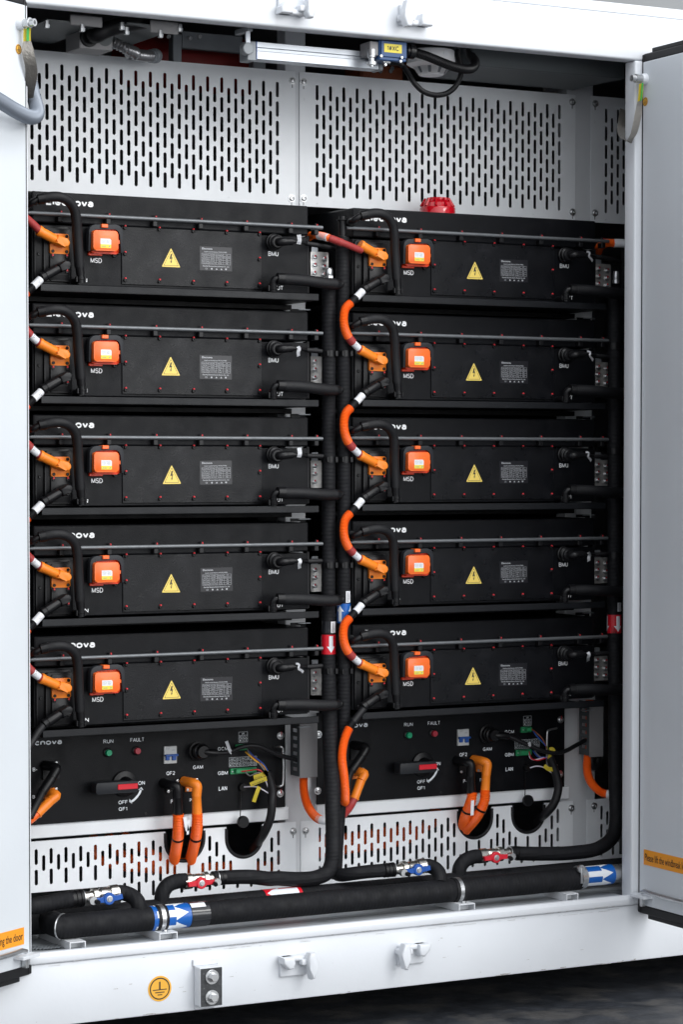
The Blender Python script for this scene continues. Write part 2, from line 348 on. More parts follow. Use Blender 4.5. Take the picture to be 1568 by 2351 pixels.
# ================================================================== BATTERY PACKS
def build_pack():
    t = thing('battery_pack', '', 'battery pack', (0, 0, 0), 'black battery packs stacked in two columns')
    bm = BX(-.254, .533, 0, .85, -.150, .0, .002); obj('case', bm, M_black, t)
    bm = BX(-.254, .533, -.004, .85, .004, .0822, .004); obj('lid', bm, M_black, t)
    # seam between case and lid, side gasket strip
    bm = BX(.5335, .541, .006, .03, -.148, .004, .001); obj('gasket', bm, M_rub, t)
    # cast terminal cover on the left
    bm = PR(rrect(-.2485, -.1525, -.1475, -.004, .006), -.006, 0, .003)
    prism(bm, rrect(-.2275, -.1528, -.1425, -.010, .006), -.016, -.006, .004)
    cov = obj('terminal_cover', bm, M_gloss, t, True)
    for (x, z) in ((-.238, -.012), (-.158, -.012), (-.238, -.075), (-.238, -.140), (-.158, -.140)):
        obj('cover_bolt', screw_bm(x, z, -.006), M_plast, cov)
    o0 = xz('D', 722, 722, -.02, 1, 1); o1 = xz('D', 948, 1350, -.02, 1, 1)
    bm = PR(rrect(o0[0], o1[0]+.001, o1[1]+.006, o0[1]+.006, .004), -.020, -.012, .002); obj('terminal_plate', bm, M_plast, t, True)
    a = xz('D', 730, 985, -.024, 1, 1); b = xz('D', 946, 742, -.024, 1, 1)
    pt = obj('positive_terminal', PR(rrect(a[0], b[0], a[1], b[1], .004), -.026, -.018, .0015), M_org, t, True)
    for q in (('D',925,770), ('D',765,955), ('D',925,958), ('D',765,770)):
        x, z = xz(*q, -.027, 1, 1); obj('terminal_screw', screw_bm(x, z, -.026, .0042, .003), M_plast, pt)
    a = xz('C', 500, 1110, -.024, 0, 1); b = xz('C', 716, 872, -.024, 0, 1)
    nt = obj('negative_terminal', PR(rrect(a[0], b[0], a[1], b[1], .004), -.024, -.018, .0015), M_plast, t, True)
    for q in (('D',760,1022), ('D',925,1022), ('D',925,1205)):
        x, z = xz(*q, -.025, 1, 1); s = screw_bm(x, z, -.024, .0042, .003); obj('terminal_screw', s, M_plast, nt)
        obj('paint_mark', BX(x-.0025, x+.0025, -.0285, -.0265, z+.001, z+.006, .0008, 1), M_mark, nt)
    # cover panel with screws
    cp = obj('cover_panel', BX(-.0085, .3938, -.0035, 0, -.1432, .0042, .001, 1), M_black2, t)
    pos = [(k*.09655, 0.0005) for k in range(5)]+[(k*.09655, -.133) for k in range(5)]+[(0, -.066), (.3862, -.0655)]
    for x, z in pos:
        obj('cover_screw', screw_bm(x, z, -.0035, .0046, .005), M_plast, cp)
        m = lathe(NB(), (x+.0005, -.0035, z+.0045), (x+.0012, -.0085, z+.0052), [(0, .0030), (.7, .0030), (1, .0016)], 8)
        obj('paint_mark', m, M_mark, cp)
    # bolt row on the lid edge, guard rod and its posts
    rod = obj('guard_rod', lathe(NB(), (-.284, -.022, .0250), (.566, -.022, .0250), [(0,.0038),(.001,.005),(.999,.005),(1,.0038)], 14), M_rod, t, True)
    for x in (-.185, -.053, .0774, .2077, .3393, .4715, .548):
        bm = BX(x-.0065, x+.0065, -.0225, 0, .006, .0205, .0015, 1)
        obj('rod_post', bm, M_plast, rod)
        bm = lathe(NB(), (x+.003, -.012, .028), (x+.003, -.012, .036), [(0,.0035),(1,.003)], 8); obj('post_screw', bm, M_plast, rod)
        obj('paint_mark', BX(x+.004, x+.0085, -.015, -.011, .0285, .0345, .001, 1), M_mark, rod)
    # tray lip under the pack
    bm = BX(-.25, .5393, -.050, .80, -.1712, -.1682, .0008, 1); box(bm, -.25, .5393, -.050, -.048, -.1712, -.1527, .0008, 1)
    tr = obj('tray', bm, M_tray, t)
    # service plug
    ms = obj('service_plug', PR(rrect(*(lambda a, b: (a[0], b[0], a[1], b[1]))(xz('A',872,842,-.014), xz('A',1246,522,-.014)), .008), -.020, 0, .003), M_msdb, t, True)
    a = xz('A', 918, 800, -.044); b = xz('A', 1245, 548, -.044)
    obj('plug_body', PR(rrect(a[0], b[0], a[1], b[1], .007), -.044, -.016, .0022), M_msd, ms, True)
    for x0, y0, x1, y1, yy in ((868,697,903,650,-.028), (1240,720,1262,668,-.028), (1022,500,1106,456,-.036)):
        a = xz('A', x0, y0, yy+.003); b = xz('A', x1, y1, yy+.003); obj('clip', BX(a[0], b[0], yy, -.011, a[1], b[1], .001, 1), M_msd, ms)
    o = [xz('A', x, y, -.024) for x, y in ((838,810),(845,540),(858,500),(890,472),(930,460),(1205,462),(1255,480),(1285,515),(1300,570),(1300,838),(1262,838),(1262,600),(1240,548),(1200,520),(930,520),(890,545),(873,600),(873,810))]
    obj('handle', PR(o, -.030, -.012, .0015), M_knob, ms, True)
    bm = NB()
    a = xz('A', 848, 862, -.006); b = xz('A', 1030, 840, -.006); box(bm, a[0], b[0], -.008, 0, a[1]-.001, b[1], .001, 1); obj('plug_base', bm, M_msdb, ms)
    for q in ((1185, 872), (1240, 835)):
        x, z = xz('A', *q, 0); obj('plug_screw', screw_bm(x, z, 0, .0055, .006), M_plast, ms)
    a = xz('A', 1010, 768, -.0442); b = xz('A', 1150, 650, -.0442); zm = xz('A', 1080, 722, -.0442)[1]
    bm = PR([(a[0],zm),(b[0],zm),(b[0],b[1]-.003),(b[0]-.003,b[1]),(a[0],b[1])], -.0446, -.044); 
    lb = obj('plug_label', bm, M_lab, ms)
    obj('caution_strip', BX(a[0], b[0], -.0446, -.044, a[1], zm-.0001), M_yel2, ms)
    bm = NB()
    w = b[0]-a[0]
    for k in range(4):
        zz = b[1]-.004-k*.0024; text_in(bm, ('RATED CURRENT','DATE  2023','TYPE  MSD','VOLT  1500V')[k], V((a[0]+.002, -.0448, zz)), UX, UZ, w*.8, .0013)
    text_in(bm, 'DANGER', V((a[0]+.003, -.0448, a[1]+.0025)), UX, UZ, w*.4, .003); prism(bm, [(b[0]-.006,a[1]+.002),(b[0]-.003,a[1]+.004),(b[0]-.004,a[1]+.007),(b[0]-.007,a[1]+.004)], -.0448, -.0446)
    obj('lettering', bm, M_gsteel, ms)
    bm = NB(); a = xz('A', 990, 640, -.0442); b = xz('A', 1172, 615, -.0442)
    face_text(bm, 'DO NOT OPEN UNDER LOAD', (a[0], b[1]-.0018), (b[0], b[1]), -.0443); face_text(bm, 'TURN OFF BEFORE SERVICE', (a[0], a[1]-.001), (b[0], a[1]+.0008), -.0443)
    obj('printing', bm, M_amber, ms)
    # sockets and connectors for coolant, signal
    x, z = xz('B', 548, 695, 0)
    bm = lathe(NB(), (x, 0, z), (x, -.03, z), [(0,.0225),(.25,.0225),(.3,.0195),(.55,.0195),(.6,.017),(1,.017)], 18)
    obj('signal_socket', bm, M_plast, t, True)
    # lettering
    bm = NB(); face_text(bm, 'Elecnova', (-.2164, .0487), (-.0875, .0667), -.0047, .016); obj('logo_lettering', bm, M_ink, t)
    bm = NB(); face_text(bm, 'MSD', (-.0939, -.0913), (-.0624, -.0786), -.0003); obj('lettering', bm, M_ink, t)
    bm = NB(); face_text(bm, 'BMU', (.4146, -.0541), (.4448, -.0421), -.0003); obj('lettering', bm, M_ink, t)
    bm = NB(); face_text(bm, 'OUT', (.4285, -.1425), (.459, -.1314), -.0003); obj('lettering', bm, M_ink, t)
    a = xz('A', 832, 1225, 0); bm = NB(); face_text(bm, 'IN', (a[0]-.014, a[1]), (a[0], a[1]+.0105), -.0003); obj('lettering', bm, M_ink, t)
    # warning triangle
    bl = V((.1036, 0, -.0942)); br = V((.1568, 0, -.0942)); tp = V((.1302, 0, -.0452))
    def tri(s, r):
        c = V((.1302, 0, -.0778)); out = []
        P_ = [c+(q-c)*s for q in (bl, br, tp)]
        for i in range(3):
            p, q0, q1 = P_[i], P_[i-1], P_[(i+1)%3]
            for k in range(4):
                u = k/3; out.append(tuple(((p+(q0-p).normalized()*r).lerp(p, u).lerp(p.lerp(p+(q1-p).normalized()*r, u), u))[j] for j in (0, 2)))
        return out
    wl = obj('warning_label', PR(tri(1, .003), -.0040, -.0034), M_yel, t)
    bm = NB(); o1, i1 = tri(.80, .0025), tri(.745, .0022)
    vo = [bm.verts.new((x, -.0042, z)) for x, z in o1]; vi = [bm.verts.new((x, -.0042, z)) for x, z in i1]
    for i in range(len(vo)): bm.faces.new((vo[i], vo[(i+1)%len(vo)], vi[(i+1)%len(vi)], vi[i]))
    cx, cz = .1302, -.0722
    bolt = [(-.0008,.0115),(.0028,.0115),(.0012,.0022),(.0042,.0034),(.0008,-.0075),(.0028,-.0062),(-.0004,-.0128),(-.0022,-.0058),(-.0006,-.0074),(.0010,.0000),(-.0045,-.0022)]
    prism(bm, [(cx+x, cz+z) for x, z in bolt], -.0043, -.0041); obj('bolt_symbol', bm, M_inkb, wl)
    # nameplate
    nx0, nx1, nz0, nz1 = .2123, .306, -.0991, -.0372
    npl = obj('nameplate', BX(nx0, nx1, -.0040, -.0034, nz0, nz1), M_nameb, t)
    bm = NB(); w, h = nx1-nx0, nz1-nz0
    X = lambda u: nx0+u*w
    Z = lambda v: nz1-v*h
    face_text(bm, 'Elecnova', (X(.07), Z(.125)), (X(.39), Z(.045)), -.0042, .02)
    face_text(bm, 'Liquid-cooled Battery PACK(1P48S)', (X(.14), Z(.235)), (X(.84), Z(.19)), -.0042, .015)
    xs = [.06, .28, .51, .73, .95]; zs = [.285, .375, .465, .555, .645, .735]
    lines(bm, [(X(xs[0]), Z(v), X(xs[-1]), Z(v)) for v in zs]+[(X(u), Z(zs[0]), X(u), Z(zs[-1])) for u in xs], -.0040, .0005)
    rows = (('Product Model','ECO-P1P48LP','Charging Rate','0.5P'),('Cell Type','LFP-314Ah','Dimension(W*D*H)','790*1100*247.5mm'),('Rated Energy','48.23kWh','IP Rating','IP65'),('Rated Voltage','DC 153.6V','Weight','335kg'),('Voltage Range','DC 134.4~175.2V','Grouping','1P48S'))
    for r_, row in enumerate(rows):
        for c_, s in enumerate(row):
            cw = (xs[c_+1]-xs[c_])*w; tw = min(cw*.9, .0014*len(s)); x = X(xs[c_])+(cw-tw)/2
            face_text(bm, s, (x, Z(zs[r_+1])+.0014), (x+tw, Z(zs[r_])-.0014), -.0042)
    face_text(bm, 'Shanghai Elecnova Energy Storage Co., Ltd.', (X(.09), Z(.84)), (X(.91), Z(.785)), -.0042, .015)
    face_text(bm, 'CE', (X(.17), Z(.955)), (X(.24), Z(.89)), -.0042)
    lathe(bm, (X(.37), -.0040, Z(.925)), (X(.37), -.0043, Z(.925)), [(0,.0024),(1,.0024)], 10)
    for u in (.52, .67): prism(bm, [(X(u-.03), Z(.955)), (X(u+.03), Z(.955)), (X(u), Z(.885))], -.0043, -.0040)
    prism(bm, [(X(.79), Z(.955)), (X(.83), Z(.955)), (X(.84), Z(.89)), (X(.78), Z(.89))], -.0043, -.0040)
    obj('lettering', bm, M_nink, npl)
    return t
ROWN = ('top pack', 'second pack from the top', 'third pack from the top', 'fourth pack from the top', 'bottom pack')
def cname(c): return 'left column' if c == 0 else 'right column'
pack = build_pack()
def off(r, c): return V((c*PW, 0, -PITCH*r+c*DZR))
def place(proto, fmt, rows=range(5), cols=(0, 1), words=None):
    first = True; out = {}
    base = proto.location.copy()
    for c in cols:
        for r in rows:
            lab = fmt.format(row=(words or ROWN)[r], col=cname(c))
            if first: proto['label'] = lab; proto.location = base+off(r, c); out[r, c] = proto; first = False; o0 = off(r, c)
            else: out[r, c] = dup(proto, off(r, c)-o0, lab)
    return out
place(pack, 'black battery unit with orange service plug, {row} in the {col}')
# ================================================================== COOLANT HOSES OF THE PACKS
def build_in_hose():
    t = thing('inlet_hose', '', 'hose', (-.2, -.05, .04), 'arched inlet hoses over the packs')
    p = lambda x, y, Y: P3('D', x, y, Y, 1, 1)
    pts = [p(690,318,-.075), p(800,297,-.08), p(900,303,-.08), p(985,350,-.075), p(1040,440,-.068), p(1060,560,-.062), p(1066,800,-.052), p(1084,1150,-.045)]
    obj('hose', TB(pts, .0128, 16), M_foam, t, True)
    obj('ferrule', lathe(NB(), p(618,333,-.072), p(705,315,-.0755), [(0,.0118),(.04,.0132),(.96,.0138),(1,.0130)], 18), M_plast, t, True)
    el = obj('elbow', TB([p(470,415,.0), p(492,402,-.045), p(540,380,-.066), p(620,333,-.072)], .0082, 14), M_plast, t, True)
    obj('collar', lathe(NB(), p(568,367,-.067), p(582,358,-.069), [(0,.0098),(1,.0098)], 14), M_plast, t, True)
    obj('nut', lathe(NB(), p(470,405,.0), p(482,398,-.028), [(0,.0125),(.45,.0135),(.5,.0115),(1,.0115)], 16), M_plast, t, True)
    obj('ferrule', lathe(NB(), p(1084,1140,-.045), p(1092,1240,-.043), [(0,.0128),(.05,.0128),(.06,.0112),(1,.0108)], 16), M_plast, t, True)
    a = p(1092,1240,-.043); b = p(1096,1345,-.042)
    bm = lathe(NB(), a, b, [(0,.0098),(.3,.0098),(.32,.0122),(.55,.0122),(.6,.0105),(1,.0105)], 14)
    for s in (-1, 1): box(bm, a.x+s*.0115-.002, a.x+s*.0115+.002, a.y-.006, a.y+.004, b.z+.002, b.z+.016, .0008, 1)
    c = V((b.x, -.02, b.z+.006)); cyl(bm, c+V((0,-.016,0)), c+V((0,.02,0)), .009)
    obj('quick_connector', bm, M_plast, t, True); return t
place(build_in_hose(), 'arched black inlet hose on the {row}, {col}')
def build_out_hose():
    t = thing('outlet_hose', '', 'hose', (.45, -.05, -.12), 'outlet hoses at the right end of the packs')
    p = lambda x, y, Y: P3('B', x, y, Y)
    obj('hose', TB([p(680,1180,-.055), p(850,1188,-.06), p(1020,1205,-.064), p(1200,1232,-.062), p(1370,1248,-.056)], .0152, 16), M_foam, t, True)
    obj('ferrule', lathe(NB(), p(602,1174,-.053), p(698,1180,-.0555), [(0,.0142),(.04,.0150),(.96,.0160),(1,.0150)], 18), M_plast, t, True)
    obj('ferrule', lathe(NB(), p(1355,1248,-.056), p(1430,1252,-.052), [(0,.0150),(.06,.0158),(.95,.0135),(1,.011)], 18), M_plast, t, True)
    obj('spigot', lathe(NB(), p(1425,1252,-.052), p(1475,1252,-.049), [(0,.0095),(.4,.0105),(.5,.0085),(1,.0060)], 12), M_plast, t, True)
    obj('elbow', TB([p(605,1175,-.053), p(572,1180,-.052), p(556,1205,-.050), p(550,1335,-.046)], .0088, 12), M_plast, t, True)
    a = p(552,1240,-.048); b = p(549,1345,-.045)
    bm = lathe(NB(), a, b, [(0,.0105),(.35,.0105),(.4,.0120),(.7,.0120),(.75,.0105),(1,.0105)], 14)
    box(bm, a.x-.0155, a.x-.0115, -.052, -.044, b.z, b.z+.016, .0008, 1)
    c = V((b.x, -.02, b.z+.008)); cyl(bm, c+V((0,-.016,0)), c+V((0,.02,0)), .009)
    obj('quick_connector', bm, M_plast, t, True); return t
place(build_out_hose(), 'straight black outlet hose on the {row}, {col}')
# ================================================================== SIGNAL CABLES WITH WHITE TAGS
def build_bmu(kind):
    t = thing('signal_cable', '', 'cable', (.43, -.02, -.02), 'signal cables plugged into the packs')
    p = lambda x, y, Y: P3('B', x, y, Y)
    c = p(590,695,-.03)
    bm = lathe(NB(), c+V((0,.004,0)), c+V((0,-.012,0)), [(0,.0185),(.3,.0200),(.4,.0175),(.8,.0175),(1,.0145)], 18)
    obj('coupling_ring', bm, M_plast, t, True)
    obj('plug', TB([p(625,693,-.042), p(660,690,-.05), p(720,685,-.052), p(800,683,-.052)], .0102, 14, .003, rad=lambda f: .0110 if f < .55 else .0102), M_plast, t, True)
    obj('strain_relief', lathe(NB(), p(798,683,-.052), p(838,686,-.052), [(0,.0075),(.5,.0075),(.55,.0055),(1,.0055)], 12), M_plast, t, True)
    pts = [p(835,686,-.052), p(905,690,-.05), p(1000,712,-.042), p(1150,735,-.02), p(1290,765,.01), p(1420,800,.05)]
    obj('sleeve', TB(pts, .0062, 10, corr=(.0005, .0035), f0=.18), M_rub, t, True)
    obj('lead', TB(pts, .0042, 10, f1=.2), M_plast, t, True)
    # white paper flag
    if kind == 0: q = [(893,595,-.056),(903,650,-.058),(900,685,-.059),(890,722,-.056)]; wd = .0062
    elif kind == 1: q = [(880,660,-.056),(898,690,-.060),(885,730,-.06),(888,790,-.055)]; wd = .005
    else: q = [(850,640,-.056),(893,650,-.060),(885,700,-.062),(925,745,-.05),(950,775,-.045)]; wd = .0035
    P_, L = smooth_path([p(*a) for a in q], .003); bm = NB(); rows = []
    for i, c in enumerate(P_):
        d = (P_[min(i+1, len(P_)-1)]-P_[max(i-1, 0)]).normalized(); s = V((-d.z, 0, d.x)).normalized()*wd*(1 if kind < 2 else .75+.4*i/len(P_))
        rows.append([bm.verts.new(c-s), bm.verts.new(c+s)])
    for i in range(len(rows)-1): bm.faces.new((rows[i][0], rows[i][1], rows[i+1][1], rows[i+1][0]))
    ext = bmesh.ops.solidify(bm, geom=list(bm.faces), thickness=.0006)
    obj('paper_tag', bm, M_lab, t); return t
kinds = {(0,0):0,(1,0):1,(2,0):0,(3,0):1,(4,0):2,(0,1):2,(1,1):2,(2,1):2,(3,1):1,(4,1):1}
protos = {}
tagw = ('upright white tag', 'drooping white tag', 'curled white tag')
for (r, c), k in kinds.items():
    lab = 'black signal cable with %s on the %s, %s' % (tagw[k], ROWN[r], cname(c))
    if k not in protos:
        o = build_bmu(k); o['label'] = lab; o.location += off(r, c); protos[k] = (o, off(r, c))
    else: dup(protos[k][0], off(r, c)-protos[k][1], lab)
# ================================================================== POWER LINK CABLES
pD = lambda x, y, Y: P3('D', x, y, Y, 1, 1)        # relative to the pack that owns the orange plug
pC = lambda x, y, Y: P3('C', x, y, Y, 0, 1)        # relative to the pack that owns the black plug
def plug_orange(t, dz=V((0,0,0))):
    a, b = pD(606,706,-.044)+dz, pD(826,828,-.042)+dz
    bm = lathe(NB(), a, b, [(0,.0128),(.02,.0137),(.14,.0137),(.16,.0124),(.97,.0120),(1,.0112)], 18, True)
    hd = obj('plug', bm, M_org, t, True)
    c = pD(905,856,-.042)+dz; d = pD(800,812,-.042)+dz
    obj('plug_head', PR(capsule(d.x, d.z, c.x, c.z, .0116, .0110), -.056, -.026, .004, 3), M_org, t, True)
    e = pD(838,826,-.056)+dz; obj('latch_pin', lathe(NB(), e, e+V((0,-.003,0)), [(0,.0028),(1,.0022)], 8), M_org, t)
def plug_black(t):
    a, b = pC(404,1160,-.044), pC(625,1028,-.042)
    bm = lathe(NB(), a, b, [(0,.0118),(.02,.0128),(.16,.0128),(.18,.0112),(.22,.0112),(.24,.0122),(.97,.0118),(1,.011)], 18)
    obj('plug', bm, M_plast, t, True)
    c = pC(688,998,-.042); d = pC(600,1046,-.042)
    obj('plug_head', PR(capsule(d.x, d.z, c.x, c.z, .0112, .0106), -.056, -.026, .004, 3), M_plast, t, True)
dn = V((0,0,-PITCH))
def build_link():
    t = thing('link_cable', '', 'cable', (-.26, -.05, -.25), 'orange link cables between packs of the right column')
    plug_black(t)
    pts = [pC(420,1150,-.044), pC(350,1228,-.048), pC(250,1330,-.055)]+[p+dn for p in (pD(412,160,-.062), pD(393,290,-.066), pD(408,420,-.064), pD(455,535,-.058), pD(548,648,-.050), pD(625,720,-.044))]
    obj('white_sleeve', TB(pts, .0100, 16, .004, f0=.03, f1=.175), M_lab, t, True)
    obj('black_boot', TB(pts, .0106, 16, .004, corr=(.0005,.0042), f0=.17, f1=.285), M_plast, t, True)
    obj('conduit', TB(pts, .0112, 18, .004, corr=(.0009,.0034), f0=.28, f1=.735), M_orgc, t, True)
    obj('red_sleeve', TB(pts, .0112, 16, .004, corr=(.0004,.004), f0=.73, f1=.835), M_red, t, True)
    obj('white_sleeve', TB(pts, .0096, 16, .004, f0=.83, f1=.955), M_lab, t, True)
    obj('red_core', TB(pts, .0100, 16, .004, f0=.95, f1=1.0), M_red, t, True)
    P_, L = smooth_path(pts, .004)
    bm = NB()
    for f, ln in ((.10, 'PACK'), (.88, 'PACK')):
        i = int(f*(len(P_)-1)); c = P_[i]; d = (P_[i+1]-P_[i-1]).normalized(); s = d.cross(V((0,-1,0))).normalized()
        for k, o_ in enumerate((-.002, .0015)):
            text_in(bm, ('B-  B+','04')[k], c+V((0,-.0104,0))+d*o_-s*(.006 if k == 0 else .002), s, d*-1, .010 if k == 0 else .003, .0018)
    obj('printing', bm, M_inkb, t)
    plug_orange(t, dn); return t
lk = place(build_link(), 'orange link cable hanging from the {row}, {col}', rows=range(4))
for (r, c), o in lk.items():
    if c == 0: o['group'] = 'orange link cables between packs of the left column'
# incoming cable at the top pack of the right column, and the one at the top of the left column
t = thing('feed_cable', 'orange and dark red cable crossing the gap to the topmost pack of the right column', 'cable', (.6, -.04, 0))
ZN['a3'] = (1020, 680, 7.127)
q = lambda x, y, Y: at('a3', x, y, Y)
pts = [q(150,860,.10), q(260,800,.03), q(400,815,-.01), q(620,870,-.045), q(870,960,-.055), q(1050,1025,-.055), q(1250,1110,-.050), q(1420,1175,-.045)]
obj('conduit', TB(pts, .0098, 18, .004, corr=(.0009,.0034), f0=0, f1=.60), M_orgc, t, True)
obj('white_label', TB([q(398,822,-.0105), q(510,843,-.030), q(622,874,-.046)], .0108, 18, .004), M_lab, t, True)
obj('red_boot', TB(pts, .0102, 16, .004, corr=(.0004,.004), f0=.60, f1=.735), M_red, t, True)
obj('red_sleeve', TB(pts, .0090, 16, .004, f0=.73, f1=1.0), M_red, t, True)
_o = V((PW, 0, DZR)); plug_orange(t, _o)
t = thing('feed_cable', 'dark red cable entering the topmost orange plug beside the left door', 'cable', (-.28, -.04, 0))
pts = [at('A',-60,300,-.06), at('A',20,370,-.055), at('A',110,450,-.05), at('A',200,540,-.046)]
obj('red_sleeve', TB(pts, .0098, 16, .004), M_red, t, True); plug_orange(t)
t = thing('feed_cable', 'orange cable with white sleeve at the far right of the topmost pack row', 'cable', (1.5, -.02, 0))
q = lambda x, y, Y: at('L', x, y, Y)
pts = [q(835,560,.10), q(850,500,.05), q(905,450,.02), q(1000,415,0), q(1110,420,-.01), q(1300,425,-.02), q(1420,450,-.03), q(1560,520,-.035)]
obj('conduit', TB(pts, .0113, 18, .004, corr=(.0009,.0034)), M_orgc, t, True)
obj('white_label', TB([q(1110,421,-.0102), q(1210,421,-.016), q(1320,428,-.021)], .0124, 18, .004), M_lab, t, True)
# last black plugs
def tail(label, col):
    t = thing('tail_cable', label, 'cable', (col*PW-.2, -.05, -PITCH*4-.12))
    o4 = off(4, col)
    plug_black_at(t, o4); return t
def plug_black_at(t, o4):
    a, b = pC(404,1160,-.044)+o4, pC(625,1028,-.042)+o4
    obj('plug', lathe(NB(), a, b, [(0,.0118),(.02,.0128),(.16,.0128),(.18,.0112),(.22,.0112),(.24,.0122),(.97,.0118),(1,.011)], 18), M_plast, t, True)
    c = pC(688,998,-.042)+o4; d = pC(600,1046,-.042)+o4
    obj('plug_head', PR(capsule(d.x, d.z, c.x, c.z, .0112, .0106), -.056, -.026, .004, 3), M_plast, t, True)
t = tail('orange cable from the lowest right pack hanging down beside the insulated risers', 1)
q = lambda x, y, Y: at('H', x, y, Y)
pts = [q(1075,130,-.044), q(960,270,-.05), q(860,410,-.055), q(800,550,-.06), q(765,720,-.06), q(762,860,-.06), q(785,1050,-.055), q(800,1230,-.05), q(800,1360,-.035), q(790,1400,.03)]
obj('black_sleeve', TB(pts, .0098, 16, .004, f0=.02, f1=.17), M_rub, t, True)
obj('black_boot', TB(pts, .0103, 16, .004, corr=(.0005,.0042), f0=.165, f1=.225), M_plast, t, True)
obj('conduit', TB(pts, .0112, 18, .004, corr=(.0009,.0034), f0=.22, f1=1), M_orgc, t, True)
a, b = q(690,765,-.06), q(815,775,-.074)
t = tail('black cable from the lowest left pack running down behind the open left door', 0)
q = lambda x, y, Y: at('F', x, y, Y)
pts = [q(200,215,-.044), q(140,290,-.05), q(90,370,-.055), q(40,450,-.06), q(0,520,-.06)]
obj('black_sleeve', TB(pts, .0098, 16, .004), M_rub, t, True)
# ================================================================== BOLTED PLATES IN THE COLUMN GAPS, RACK
def build_plate():
    t = thing('terminal_plate', '', 'bolted plate', (.56, .05, -.08), 'bolted steel plates beside the packs')
    q = lambda x, y: xz('B', x, y, .05)
    a = q(1050,1182); b = q(1285,828)
    bm = PR(rrect(a[0], b[0], a[1], b[1], .003), .050, .054, .0005, 1); obj('plate', bm, M_plate, t)
    bm = PR([(a[0]+.003, b[1]), (a[0]+.022, b[1]), (a[0]+.022, b[1]+.022), (a[0]+.003, b[1]+.022)], .0505, .0535); obj('tab', bm, M_alu, t)
    for x, y in ((1100,893),(1230,915),(1100,998),(1225,1022),(1097,1105),(1222,1125)):
        c = q(x, y); bm = NB(); bolt_washer(bm, c[0], c[1], .050, .0085); bo = obj('bolt', bm, M_steel, t, True)
        obj('paint_mark', BX(c[0]-.003, c[0]+.001, .0425, .0432, c[1]+.001, c[1]+.006), M_mark, bo)
    return t
place(build_plate(), 'bolted steel plate right of the {row}, {col}')
t = thing('battery_rack', 'black steel rack frame carrying both columns of battery packs', 'rack', (.6, .3, -.6))
for x0 in (.565, 1.487, -.36):
    obj('upright', BX(x0, x0+.075, .36, .42, -1.33, .06, .002, 1), M_dark, t)
    obj('upright', BX(x0, x0+.075, .72, .78, -1.33, .10, .002, 1), M_dark, t)
for c in (0, 1):
    for r in range(5):
        o = off(r, c); obj('runner', BX(o.x-.262, o.x+.548, .12, .80, o.z-.186, o.z-.1725, .001, 1), M_dark, t)
        bm = NB(); zt = o.z+.0755; 
        if r: obj('stop_bracket', PR([(o.x+.505, o.z+.092), (o.x+.551, o.z+.092), (o.x+.551, o.z+.012), (o.x+.536, o.z+.012), (o.x+.536, o.z+.0835), (o.x+.505, o.z+.0835)], .045, .049), M_black, t)
        box(bm, o.x+.525, o.x+.560, .035, .05, o.z-.191, o.z-.1885); obj('rail_end', bm, M_gsteel, t)
obj('back_panel', BX(-.38, 2.0, .88, .89, -1.33, .12), M_dark, t)
# ================================================================== RISER PIPES
def riser(label, pts, r, z_dir, lab, sub):
    t = thing('riser_pipe', label, 'insulated pipe', pts[0])
    obj('insulation', TB(pts, r, 20, .012), M_tape, t, True); return t
q = lambda x, y, Y: at('n', x/.680556, y/.680556, Y)
YR = -.015
rl = [q(754.5,662,YR), q(754.5,900,YR), q(754,1200,YR), q(754,1500,YR), q(757,1680,YR-.01), q(762,1800,YR-.03), q(764.5,1900,YR-.06), q(764,1960,YR-.085)]
rlp = rl+[at('O',690,330,-.10), at('O',650,440,-.11), at('O',520,505,-.118), at('O',330,522,-.12), at('O',100,512,-.12), at('N',1350,360,-.12), at('N',1150,340,-.12), at('N',880,345,-.118), at('N',740,355,-.118)]
t = thing('riser_pipe', 'front insulated riser with red arrow band bending left to the red valve', 'insulated pipe', rl[0])
obj('insulation', TB(rlp, .0195, 20, .01, rad=lambda f: .0185+.0026*min(1, max(0, (f-.52)/.08))-.0026*max(0, (f-.7)/.3)), M_tape, t, True)
# air vent on top of it
a = at('B',1290,1200,YR); 
bm = lathe(NB(), a, a+V((0,0,.034)), [(0,.0115),(.3,.0115),(.31,.0098),(.36,.0108),(.8,.0108),(.95,.0085),(1,.006)], 12); obj('air_vent', bm, M_steel, t, True)
bm = lathe(NB(), a+V((0,0,.001)), a+V((0,0,.012)), [(0,.0125),(1,.0125)], 6); obj('vent_nut', bm, M_steel, t)
rr = [q(786,545,YR), q(786.5,700,YR), q(789,1000,YR), q(789,1400,YR), q(788,1650,YR), q(783,1780,YR+.02), q(776,1900,YR+.02), q(772,1965,YR-.03), at('O',735,450,-.085), at('O',790,476,-.12), at('O',900,463,-.15), at('O',1080,440,-.17), at('O',1240,428,-.175)]
t2 = thing('riser_pipe', 'rear insulated riser with blue arrow band turning right to the blue valve', 'insulated pipe', rr[0])
obj('insulation', TB(rr, .0180, 20, .01), M_tape, t2, True)
a = q(786,548,YR); b = q(786,497,YR)
obj('top_fitting', lathe(NB(), a, b, [(0,.0150),(.1,.0150),(.12,.0105),(.8,.0105),(.82,.0150),(.86,.0150),(.88,.0105),(1,.0095)], 16), M_plast, t2, True)
for r in range(5):
    c = P3('D', 470, 405, .0, 1, 1)+off(r, 1); obj('branch_tee', cyl(NB(), V((at('n', 787/.680556, 1000, YR).x, YR, c.z)), c, .0115), M_plast, t2, True)
def band(t, p, half, rad_, m, name): return obj(name, lathe(NB(), p-V((0,0,half)), p+V((0,0,half)), [(0,rad_),(1,rad_)], 24), m, t, True)
